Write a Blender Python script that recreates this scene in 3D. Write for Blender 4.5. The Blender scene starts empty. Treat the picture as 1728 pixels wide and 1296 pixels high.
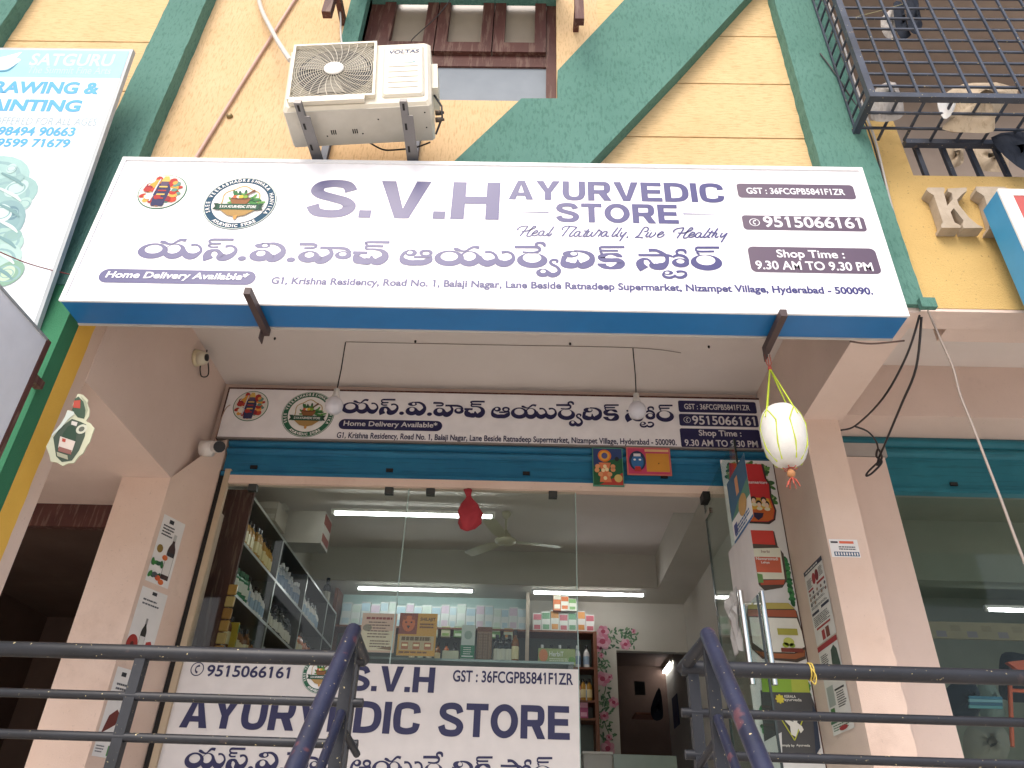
import bpy, math, random
from mathutils import Vector, Matrix
random.seed(7)
S = bpy.context.scene
COL = S.collection
R = math.radians

# ------------------------------------------------------------------ camera
FPX, PITCH, ROLL, YAW = 1279.1, .569933, .0342253, -.0253283
FW = Vector((math.sin(YAW)*math.cos(PITCH), math.cos(YAW)*math.cos(PITCH), math.sin(PITCH)))
_r0 = Vector((math.cos(YAW), -math.sin(YAW), 0)); _u0 = _r0.cross(FW)
RT = math.cos(ROLL)*_r0 + math.sin(ROLL)*_u0
UP = -math.sin(ROLL)*_r0 + math.cos(ROLL)*_u0
EYE = Vector((0, 0, 1.6))
cd = bpy.data.cameras.new('camera'); cam = bpy.data.objects.new('camera', cd); COL.objects.link(cam)
cd.sensor_width = 36; cd.lens = FPX/1728*36; cd.clip_end = 2000; cd.clip_start = .05
cam.matrix_world = Matrix(((RT.x, UP.x, -FW.x, 0), (RT.y, UP.y, -FW.y, 0), (RT.z, UP.z, -FW.z, 1.6), (0, 0, 0, 1)))
S.camera = cam
# ------------------------------------------------------------------ world, sun, exposure
SUN_EL, SUN_AZ = R(51), R(-160)          # azimuth from +Y towards +X: behind the viewer's left shoulder
W = bpy.data.worlds.new('World'); S.world = W; W.use_nodes = True
wn = W.node_tree.nodes; wl = W.node_tree.links
sky = wn.new('ShaderNodeTexSky'); sky.sky_type = 'NISHITA'; sky.sun_disc = False
sky.sun_elevation = SUN_EL; sky.sun_rotation = SUN_AZ; sky.dust_density = 4.0; sky.air_density = 1.0
wl.new(sky.outputs[0], wn['Background'].inputs[0]); wn['Background'].inputs[1].default_value = .14
sd = bpy.data.lights.new('sun', 'SUN'); sun = bpy.data.objects.new('sun', sd); COL.objects.link(sun)
sd.energy = 1.0; sd.angle = R(35); sd.color = (1, .95, .88)
sv = Vector((math.sin(SUN_AZ)*math.cos(SUN_EL), math.cos(SUN_AZ)*math.cos(SUN_EL), math.sin(SUN_EL)))
sun.rotation_euler = (sv).to_track_quat('Z', 'Y').to_euler()
S.view_settings.view_transform = 'Standard'; S.view_settings.look = 'None'
S.view_settings.exposure = .86; S.view_settings.gamma = 1
S.render.engine = 'CYCLES'; S.cycles.use_denoising = True; S.cycles.max_bounces = 10
S.cycles.transparent_max_bounces = 16; S.cycles.sample_clamp_indirect = 6

# ------------------------------------------------------------------ pixel -> point on a wall plane of the street
def ray(px, py): return FW + RT*((px-864)/FPX) - UP*((py-648)/FPX)
def atY(px, py, Y): d = ray(px, py); return EYE + d*(Y/d.y)
def atX(px, py, X): d = ray(px, py); return EYE + d*(X/d.x)
def atZ(px, py, Z): d = ray(px, py); return EYE + d*((Z-1.6)/d.z)

# ------------------------------------------------------------------ materials
def lin(c): return c/12.92 if c <= .04045 else ((c+.055)/1.055)**2.4
def hexc(h):
    h = h.lstrip('#'); return tuple(lin(int(h[i:i+2], 16)/255) for i in (0, 2, 4)) + (1,)
_mc = {}
def pm(h, rough=.6, metal=0, spec=.5, coat=0, emit=0):
    """plain painted / printed colour, with a slight mottling so that it is not dead flat"""
    k = (h, rough, metal, spec, coat, emit)
    if k in _mc: return _mc[k]
    m = bpy.data.materials.new('paint_'+h.strip('#')); m.use_nodes = True
    n = m.node_tree.nodes; l = m.node_tree.links; b = n['Principled BSDF']
    c = hexc(h)
    if not emit:
        tc = n.new('ShaderNodeTexCoord'); nz = n.new('ShaderNodeTexNoise'); nz.inputs['Scale'].default_value = 9; nz.inputs['Detail'].default_value = 5
        mx = n.new('ShaderNodeMixRGB'); mx.blend_type = 'MIX'
        mx.inputs[1].default_value = tuple(x*.86 for x in c[:3])+(1,); mx.inputs[2].default_value = tuple(min(1, x*1.08) for x in c[:3])+(1,)
        l.new(tc.outputs['Object'], nz.inputs['Vector']); l.new(nz.outputs[0], mx.inputs[0]); l.new(mx.outputs[0], b.inputs['Base Color'])
    else:
        b.inputs['Base Color'].default_value = c
        b.inputs['Emission Color'].default_value = c; b.inputs['Emission Strength'].default_value = emit
    b.inputs['Roughness'].default_value = rough; b.inputs['Metallic'].default_value = metal
    b.inputs['Specular IOR Level'].default_value = spec
    if coat: b.inputs['Coat Weight'].default_value = coat; b.inputs['Coat Roughness'].default_value = .42; b.inputs['Coat IOR'].default_value = 1.75
    _mc[k] = m; return m
def plaster(name, col, dark, scr=None, bump=.35, stain='#8a7560', stain_amt=.25, scale=1.0, rough=.85, speck=.0):
    """wall paint: blotches, fine grain, optional combed scratches (scr = scale vector)"""
    m = bpy.data.materials.new(name); m.use_nodes = True
    n = m.node_tree.nodes; l = m.node_tree.links; b = n['Principled BSDF']; b.inputs['Roughness'].default_value = rough
    b.inputs['Specular IOR Level'].default_value = .2
    tc = n.new('ShaderNodeTexCoord')
    def noise(sc, det, vec=None, ro=.6):
        x = n.new('ShaderNodeTexNoise'); x.inputs['Scale'].default_value = sc; x.inputs['Detail'].default_value = det; x.inputs['Roughness'].default_value = ro
        l.new(vec or tc.outputs['Object'], x.inputs['Vector']); return x.outputs[0]
    def ramp(src, a, bb, c0=(0, 0, 0, 1), c1=(1, 1, 1, 1)):
        x = n.new('ShaderNodeValToRGB'); x.color_ramp.elements[0].position = a; x.color_ramp.elements[1].position = bb
        x.color_ramp.elements[0].color = c0; x.color_ramp.elements[1].color = c1; l.new(src, x.inputs[0]); return x.outputs[0]
    def mix(f, a, c, mode='MIX'):
        x = n.new('ShaderNodeMixRGB'); x.blend_type = mode
        for i, v in ((0, f), (1, a), (2, c)):
            if isinstance(v, (int, float)): x.inputs[i].default_value = v
            elif isinstance(v, tuple): x.inputs[i].default_value = v
            else: l.new(v, x.inputs[i])
        return x.outputs[0]
    blot = ramp(noise(1.7*scale, 6), .3, .7)
    c = mix(blot, hexc(dark), hexc(col))
    st = ramp(noise(.9*scale, 8, ro=.72), .58, .8)
    mul = n.new('ShaderNodeMath'); mul.operation = 'MULTIPLY'; mul.inputs[1].default_value = stain_amt; l.new(st, mul.inputs[0])
    c = mix(mul.outputs[0], c, hexc(stain))
    grain = noise(160, 3)
    h = grain
    if scr:
        mp = n.new('ShaderNodeMapping'); mp.inputs['Scale'].default_value = scr; l.new(tc.outputs['Object'], mp.inputs[0])
        s1 = noise(1, 4, mp.outputs[0], .65); pits = ramp(s1, .40, .48)
        inv = n.new('ShaderNodeMath'); inv.operation = 'MULTIPLY_ADD'; inv.inputs[1].default_value = -.34; inv.inputs[2].default_value = .34; l.new(pits, inv.inputs[0])
        c = mix(inv.outputs[0], c, hexc(stain))
        h = mix(.75, grain, s1)
    if speck:
        sp = ramp(noise(60, 2), .66, .72); m2 = n.new('ShaderNodeMath'); m2.operation = 'MULTIPLY'; m2.inputs[1].default_value = speck; l.new(sp, m2.inputs[0])
        c = mix(m2.outputs[0], c, hexc('#5a4632'))
    l.new(c, b.inputs['Base Color'])
    bp = n.new('ShaderNodeBump'); bp.inputs['Strength'].default_value = bump; bp.inputs['Distance'].default_value = .016; l.new(h, bp.inputs['Height']); l.new(bp.outputs[0], b.inputs['Normal'])
    return m
def glass(name, tint=(.82, .88, .86, 1), refl=.08):
    m = bpy.data.materials.new(name); m.use_nodes = True; n = m.node_tree.nodes; l = m.node_tree.links
    n.remove(n['Principled BSDF']); t = n.new('ShaderNodeBsdfTransparent'); t.inputs[0].default_value = tint
    g = n.new('ShaderNodeBsdfGlossy'); g.inputs['Roughness'].default_value = .03; g.inputs[0].default_value = (1, 1, 1, 1)
    lw = n.new('ShaderNodeLayerWeight'); lw.inputs[0].default_value = .5
    pw = n.new('ShaderNodeMath'); pw.operation = 'POWER'; pw.inputs[1].default_value = 5; l.new(lw.outputs['Facing'], pw.inputs[0])
    fr = n.new('ShaderNodeMath'); fr.operation = 'MULTIPLY_ADD'; fr.inputs[1].default_value = .6; fr.inputs[2].default_value = .011; l.new(pw.outputs[0], fr.inputs[0])
    x = n.new('ShaderNodeMixShader'); l.new(fr.outputs[0], x.inputs[0]); l.new(t.outputs[0], x.inputs[1]); l.new(g.outputs[0], x.inputs[2])
    l.new(x.outputs[0], n['Material Output'].inputs[0]); return m
def worn(name, col, chip, amt=.56, rough=.38):
    """old enamel on pipe: chips, pale specks, smears"""
    m = bpy.data.materials.new(name); m.use_nodes = True; n = m.node_tree.nodes; l = m.node_tree.links; b = n['Principled BSDF']
    tc = n.new('ShaderNodeTexCoord')
    def nz(s, d): x = n.new('ShaderNodeTexNoise'); x.inputs['Scale'].default_value = s; x.inputs['Detail'].default_value = d; l.new(tc.outputs['Object'], x.inputs[0]); return x.outputs[0]
    def rp(src, a, c): x = n.new('ShaderNodeValToRGB'); x.color_ramp.elements[0].position = a; x.color_ramp.elements[1].position = c; l.new(src, x.inputs[0]); return x.outputs[0]
    def mx(f, a, c):
        x = n.new('ShaderNodeMixRGB'); l.new(f, x.inputs[0])
        for i, v in ((1, a), (2, c)):
            if isinstance(v, tuple): x.inputs[i].default_value = v
            else: l.new(v, x.inputs[i])
        return x.outputs[0]
    c = mx(rp(nz(5, 6), .35, .65), hexc(col), tuple(v*1.9 for v in hexc(col)[:3])+(1,))
    c = mx(rp(nz(14, 8), amt+.06, amt+.10), c, hexc(chip))
    c = mx(rp(nz(75, 2), .70, .74), c, hexc('#c9b98e'))
    l.new(c, b.inputs['Base Color']); b.inputs['Roughness'].default_value = rough
    bp = n.new('ShaderNodeBump'); bp.inputs['Strength'].default_value = .25; bp.inputs['Distance'].default_value = .004; l.new(nz(40, 5), bp.inputs['Height']); l.new(bp.outputs[0], b.inputs['Normal'])
    return m

YEL = plaster('yellow_stucco_combed_down', '#e0c197', '#d4b487', (95, 95, 14), .55, '#9c7448', .22)
YELH = plaster('yellow_stucco_combed_across', '#e0c292', '#d4b585', (12, 95, 110), .55, '#9c7448', .25)
YELR = plaster('yellow_rough_cast', '#d9b878', '#ccaa6c', None, .6, '#b08a50', .25, speck=.45)
YELP = plaster('yellow_band_paint', '#efc05a', '#e4b24c', None, .3, '#a87c3c', .3)
GRN = plaster('green_stucco', '#5f887c', '#527b6f', (60, 60, 18), .6, '#2d5748', .35)
GRND = plaster('green_stucco_shaded', '#3f7f5c', '#377252', None, .35, '#1f4a38', .3, speck=.1)  # darker copy of the green stucco: the pilaster side's shade put into the colour
PNK = plaster('pink_wall_paint', '#e2cdc1', '#d8c2b5', None, .14, '#8d6f5e', .42, .8, .7, speck=.1)
PNKL = plaster('pink_pillar_paint', '#e0c8b8', '#d6bba9', None, .14, '#94735f', .45, 1.3, .7, speck=.14)
CEIL = plaster('ceiling_paint', '#e0d8d3', '#d8cfc8', None, .06, '#9b8a7e', .18, .7)
INW = plaster('interior_wall_paint', '#c9c5bb', '#bdb8ad', None, .05, '#a39c8e', .12, .6)
GREYW = plaster('balcony_wall_paint', '#a8998c', '#9a8b7f', None, .15, '#75675c', .3)
CONC = plaster('street_concrete', '#dad3c9', '#cec6bb', None, .4, '#b0a69a', .4)
DARK = pm('#1a1715', .8)
BRN = plaster('brown_wood_paint', '#5d3b35', '#4c2f2b', (30, 30, 3), .3, '#8d7668', .35, 2, .55)
RAIL = worn('railing_enamel', '#14161c', '#352b2d', .62, .48)
RAILP = worn('handrail_enamel', '#1d2032', '#5a3a42', .57, .36)
CAGEM = worn('cage_paint', '#2e333d', '#5d534c', .6, .5)
STEEL = pm('#d8d4cc', .18, 1.0)
GREYM = pm('#7d7a78', .5, .4)
GLASS = glass('shopfront_glass', (.9, .945, .925, 1)); GLASS2 = glass('door_glass', (.86, .92, .89, 1))
SHUT = plaster('shutter_enamel', '#2d7494', '#27678a', (2, 2, 40), .1, '#1f4c62', .3, 2, .4)
SHUT2 = plaster('teal_shutter_enamel', '#2f7684', '#286a78', (2, 2, 40), .1, '#1f4c56', .3, 2, .4)
VINYL = pm('#f2f1f4', .42, 0, .5, .4)
NAVY = pm('#241f68', .42, 0, .42, .3); NAVYB = pm('#4a3048', .42, 0, .5, .45)
WHITE = pm('#f0efec', .5); PAPER = pm('#e4e0dc', .6); BLACK = pm('#15151a', .5)
BOARD = pm('#f0edee', .5); BNAVY = pm('#1d1c4c', .5)
TUBE = pm('#ffffff', .5, emit=13.0)

# ------------------------------------------------------------------ mesh builder and object helpers
def wloc(o):
    v = Vector((0, 0, 0))
    while o is not None: v += Vector(o.location); o = o.parent
    return v
class MB:
    def __init__(s): s.v = []; s.f = []; s.m = []; s.sm = []; s.mats = []
    def mi(s, m):
        if m not in s.mats: s.mats.append(m)
        return s.mats.index(m)
    def add(s, vs, fs, m, smooth=False):
        b = len(s.v); s.v += [Vector(p) for p in vs]; k = s.mi(m)
        for f in fs: s.f.append([b+i for i in f]); s.m.append(k); s.sm.append(smooth)
        return s
    def box(s, x0, x1, y0, y1, z0, z1, m, bev=0):
        if bev:
            return s.bbox(x0, x1, y0, y1, z0, z1, m, bev)
        return s.add([(x, y, z) for x in (x0, x1) for y in (y0, y1) for z in (z0, z1)],
            [(0, 1, 3, 2), (4, 6, 7, 5), (0, 4, 5, 1), (2, 3, 7, 6), (0, 2, 6, 4), (1, 5, 7, 3)], m)
    def bbox(s, x0, x1, y0, y1, z0, z1, m, b):
        # chamfered in the vertical and front edges: octagonal prism in XZ plus tapered front
        o = [(x0+b, z0), (x1-b, z0), (x1, z0+b), (x1, z1-b), (x1-b, z1), (x0+b, z1), (x0, z1-b), (x0, z0+b)]
        cx, cz = (x0+x1)/2, (z0+z1)/2
        i = [(cx+(x-cx)*(1-2*b/(x1-x0)), cz+(z-cz)*(1-2*b/(z1-z0))) for x, z in o]
        vs = [(x, y0, z) for x, z in i]+[(x, y0+b, z) for x, z in o]+[(x, y1, z) for x, z in o]
        fs = [tuple(range(8)), tuple(range(23, 15, -1))]
        for r in (0, 8):
            for k in range(8): fs.append((r+k, r+8+k, r+8+(k+1) % 8, r+(k+1) % 8))
        return s.add(vs, fs, m)
    def prism(s, poly, y0, y1, m, side=None):     # polygon in XZ pushed along Y
        n = len(poly); vs = [(x, y0, z) for x, z in poly]+[(x, y1, z) for x, z in poly]
        s.add(vs, [tuple(range(n)), tuple(range(2*n-1, n-1, -1))], m)
        s.add(vs, [(k, n+k, n+(k+1) % n, (k+1) % n) for k in range(n)], side or m)
        return s
    def quad(s, a, b, c, d, m): return s.add([a, b, c, d], [(0, 1, 2, 3)], m)
    def tube(s, pts, r, m, n=10, caps=True):
        pts = [Vector(p) for p in pts]; rs = r if isinstance(r, (list, tuple)) else [r]*len(pts)
        vs = []; fs = []; pr = None
        for i, p in enumerate(pts):
            t = (pts[min(i+1, len(pts)-1)]-pts[max(i-1, 0)]).normalized()
            if pr is None:
                a = Vector((0, 0, 1)) if abs(t.z) < .9 else Vector((1, 0, 0)); u = t.cross(a).normalized()
            else: u = (pr - t*pr.dot(t)).normalized()
            pr = u; w = t.cross(u)
            for k in range(n): an = 2*math.pi*k/n; vs.append(p+(u*math.cos(an)+w*math.sin(an))*rs[i])
        for i in range(len(pts)-1):
            for k in range(n): fs.append((i*n+k, i*n+(k+1) % n, (i+1)*n+(k+1) % n, (i+1)*n+k))
        s.add(vs, fs, m, True)
        if caps: s.add(vs[:n], [tuple(range(n-1, -1, -1))], m); s.add(vs[-n:], [tuple(range(n))], m)
        return s
    def lathe(s, c, prof, m, n=16, ax='z', sx=1, sy=1):
        vs = []; fs = []; c = Vector(c)
        for r, h in prof:
            for k in range(n):
                a = 2*math.pi*k/n; x, y = r*math.cos(a)*sx, r*math.sin(a)*sy
                vs.append(c+(Vector((x, y, h)) if ax == 'z' else Vector((x, -h, y)) if ax == 'y' else Vector((h, x, y))))
        for i in range(len(prof)-1):
            for k in range(n): fs.append((i*n+k, i*n+(k+1) % n, (i+1)*n+(k+1) % n, (i+1)*n+k))
        fs.append(tuple(range(n-1, -1, -1))); fs.append(tuple(range((len(prof)-1)*n, len(prof)*n)))
        return s.add(vs, fs, m, n > 8)
    def build(s, name, parent=None, local=False, smooth_all=False):
        me = bpy.data.meshes.new(name); off = Vector((0, 0, 0)) if (local or parent is None) else wloc(parent)
        me.from_pydata([tuple(p-off) for p in s.v], [], s.f)
        for m in s.mats: me.materials.append(m)
        for p, k, sm in zip(me.polygons, s.m, s.sm): p.material_index = k; p.use_smooth = sm
        me.update(); o = bpy.data.objects.new(name, me); COL.objects.link(o)
        if parent is not None: o.parent = parent
        return o
def tag(o, label, cat, group=None, kind=None):
    o['label'] = label; o['category'] = cat
    if group: o['group'] = group
    if kind: o['kind'] = kind
    return o
def thing(name, label, cat, loc=(0, 0, 0), group=None, rot=None):
    o = bpy.data.objects.new(name, None); COL.objects.link(o); o.location = loc; o.empty_display_size = .1
    if rot: o.rotation_euler = rot
    return tag(o, label, cat, group)
def dup(root, loc, label=None, group=None, rotz=None):
    r = root.copy(); COL.objects.link(r); r.location = loc
    if rotz is not None: r.rotation_euler = (0, 0, rotz)
    if label: r['label'] = label
    if group: r['group'] = group
    for ch in list(root.children):
        c = ch.copy(); COL.objects.link(c); c.parent = r
        for g in list(ch.children): d = g.copy(); COL.objects.link(d); d.parent = c
    return r
def structure(o): o['kind'] = 'structure'; return o

def walls(parent, m, *items):
    for nm, b in items: mb_ = MB(); mb_.box(*b, m); mb_.build(nm, parent)
# ------------------------------------------------------------------ flat printed matter on a panel
def cat_rom(pts, n=7, closed=False):
    out = []; N = len(pts)
    rng = range(N if closed else N-1)
    for i in rng:
        g = lambda k: pts[k % N] if closed else pts[max(0, min(N-1, k))]
        p0, p1, p2, p3 = g(i-1), g(i), g(i+1), g(i+2)
        for j in range(n):
            t = j/n
            out.append(tuple(.5*(2*b+(c-a)*t+(2*a-5*b+4*c-d)*t*t+(3*b-a-3*c+d)*t**3) for a, b, c, d in zip(p0, p1, p2, p3)))
    if not closed: out.append(tuple(pts[-1]))
    return out
_tc = {}
def glyphs0(txt, bold):
    c = bpy.data.curves.new('lettering', 'FONT'); c.body = txt; c.offset = bold; c.fill_mode = 'FRONT'; o = bpy.data.objects.new('lettering', c); COL.objects.link(o); bpy.context.view_layer.update()
    vs = [(v.co.x, v.co.y) for v in o.evaluated_get(bpy.context.evaluated_depsgraph_get()).to_mesh().vertices]; bpy.data.objects.remove(o); bpy.data.curves.remove(c); return vs
def glyphs(txt, bold=.0):
    k = (txt, bold)
    if k not in _tc:
        c = bpy.data.curves.new('lettering', 'FONT'); c.body = txt; c.offset = bold; c.resolution_u = 4; c.fill_mode = 'FRONT'
        o = bpy.data.objects.new('lettering', c); COL.objects.link(o); bpy.context.view_layer.update()
        me = o.evaluated_get(bpy.context.evaluated_depsgraph_get()).to_mesh()
        vs = [(v.co.x, v.co.y) for v in me.vertices]; fs = [tuple(p.vertices) for p in me.polygons]
        if '1' in txt and len(txt) > 1:      # the built-in face draws 1 as a bare stem: give it its flag
            h1 = [v for v in glyphs('1', bold)[0]]; w1 = max(v[0] for v in h1)-min(v[0] for v in h1); t1 = max(v[1] for v in h1)
            for i, ch in enumerate(txt):
                if ch != '1': continue
                xr = max(v[0] for v in glyphs0(txt[:i+1], bold))
                xl = xr-w1; b = len(vs); vs += [(xl+.004, t1), (xl-.085, t1-.085), (xl-.085, t1-.20), (xl+.004, t1-.145)]; fs.append((b, b+1, b+2, b+3))
        bpy.data.objects.remove(o); bpy.data.curves.remove(c)
        _tc[k] = (vs, fs)
    return _tc[k]
class Panel:
    """flat surface: o + u*U + v*V, layers lifted along N"""
    def __init__(s, o, U, V, N, step=.0016): s.o, s.U, s.V, s.N, s.st = Vector(o), Vector(U), Vector(V), Vector(N), step
    def P(s, u, v, k=1): return s.o+s.U*u+s.V*v+s.N*(s.st*k)
    def poly(s, mb, pts, k, m): mb.add([s.P(u, v, k) for u, v in pts], [tuple(range(len(pts)))], m)
    def rect(s, mb, u0, v0, u1, v1, k, m): s.poly(mb, [(u0, v0), (u1, v0), (u1, v1), (u0, v1)], k, m)
    def rrect(s, mb, u0, v0, u1, v1, r, k, m):
        pts = []
        for cx, cy, a in ((u1-r, v0+r, -90), (u1-r, v1-r, 0), (u0+r, v1-r, 90), (u0+r, v0+r, 180)):
            for j in range(7): t = R(a+15*j); pts.append((cx+r*math.cos(t), cy+r*math.sin(t)))
        s.poly(mb, pts, k, m)
    def ell(s, mb, u, v, a, b, k, m, n=28, rot=0):
        c, d = math.cos(rot), math.sin(rot)
        s.poly(mb, [(u+a*math.cos(t)*c-b*math.sin(t)*d, v+a*math.cos(t)*d+b*math.sin(t)*c) for t in (2*math.pi*i/n for i in range(n))], k, m)
    def ring(s, mb, O, I, k, m, n=40):
        vs = []
        for (u, v, a, b) in (O, I): vs += [s.P(u+a*math.cos(2*math.pi*i/n), v+b*math.sin(2*math.pi*i/n), k) for i in range(n)]
        mb.add(vs, [(i, (i+1) % n, n+(i+1) % n, n+i) for i in range(n)], m)
    def stroke(s, mb, pts, k, m, n=6):
        q = cat_rom(pts, n); L = []; T = []
        for i, (x, y, w) in enumerate(q):
            a, b = q[max(i-1, 0)], q[min(i+1, len(q)-1)]; dx, dy = b[0]-a[0], b[1]-a[1]; d = math.hypot(dx, dy) or 1
            L.append((x-dy/d*w/2, y+dx/d*w/2)); T.append((x+dy/d*w/2, y-dx/d*w/2))
        vs = [s.P(u, v, k) for u, v in L]+[s.P(u, v, k) for u, v in T]; N = len(q)
        mb.add(vs, [(N+i, N+i+1, i+1, i) for i in range(N-1)], m)
    def text(s, mb, txt, u0, v0, u1, v1, k, m, bold=.015, shear=0, keep=False):
        vs, fs = glyphs(txt, bold)
        if not vs: return
        X0, X1 = min(v[0] for v in vs), max(v[0] for v in vs); Y0, Y1 = min(v[1] for v in vs), max(v[1] for v in vs)
        sx = (u1-u0-abs(shear)*(v1-v0))/(X1-X0); sy = (v1-v0)/(Y1-Y0)
        if keep: sx = sy = min(sx, sy)
        mb.add([s.P(u0+(x-X0)*sx+shear*(y-Y0)*sy, v0+(y-Y0)*sy, k) for x, y in vs], fs, m)
    def arc_text(s, mb, txt, cu, cv, r, h, a0, a1, k, m, bold=.03):
        n = len(txt)
        for i, ch in enumerate(txt):
            if ch == ' ': continue
            vs, fs = glyphs(ch, bold); X0, X1 = min(v[0] for v in vs), max(v[0] for v in vs)
            a = R(a0+(a1-a0)*i/(n-1)); sc = h/.73
            ca, sa = math.cos(a), math.sin(a)
            out = []
            for x, y in vs:
                x = (x-(X0+X1)/2)*sc*.85; y = (y-.36)*sc
                rr = r+y; out.append(s.P(cu+rr*ca+x*sa, cv+rr*sa-x*ca, k))
            mb.add(out, fs, m)
def wallpanel(x, y, z): return Panel((x, y, z), (1, 0, 0), (0, 0, 1), (0, -1, 0))
def pix(Y): return lambda px, py: (lambda p: (p.x, p.z))(atY(px, py, Y))

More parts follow.
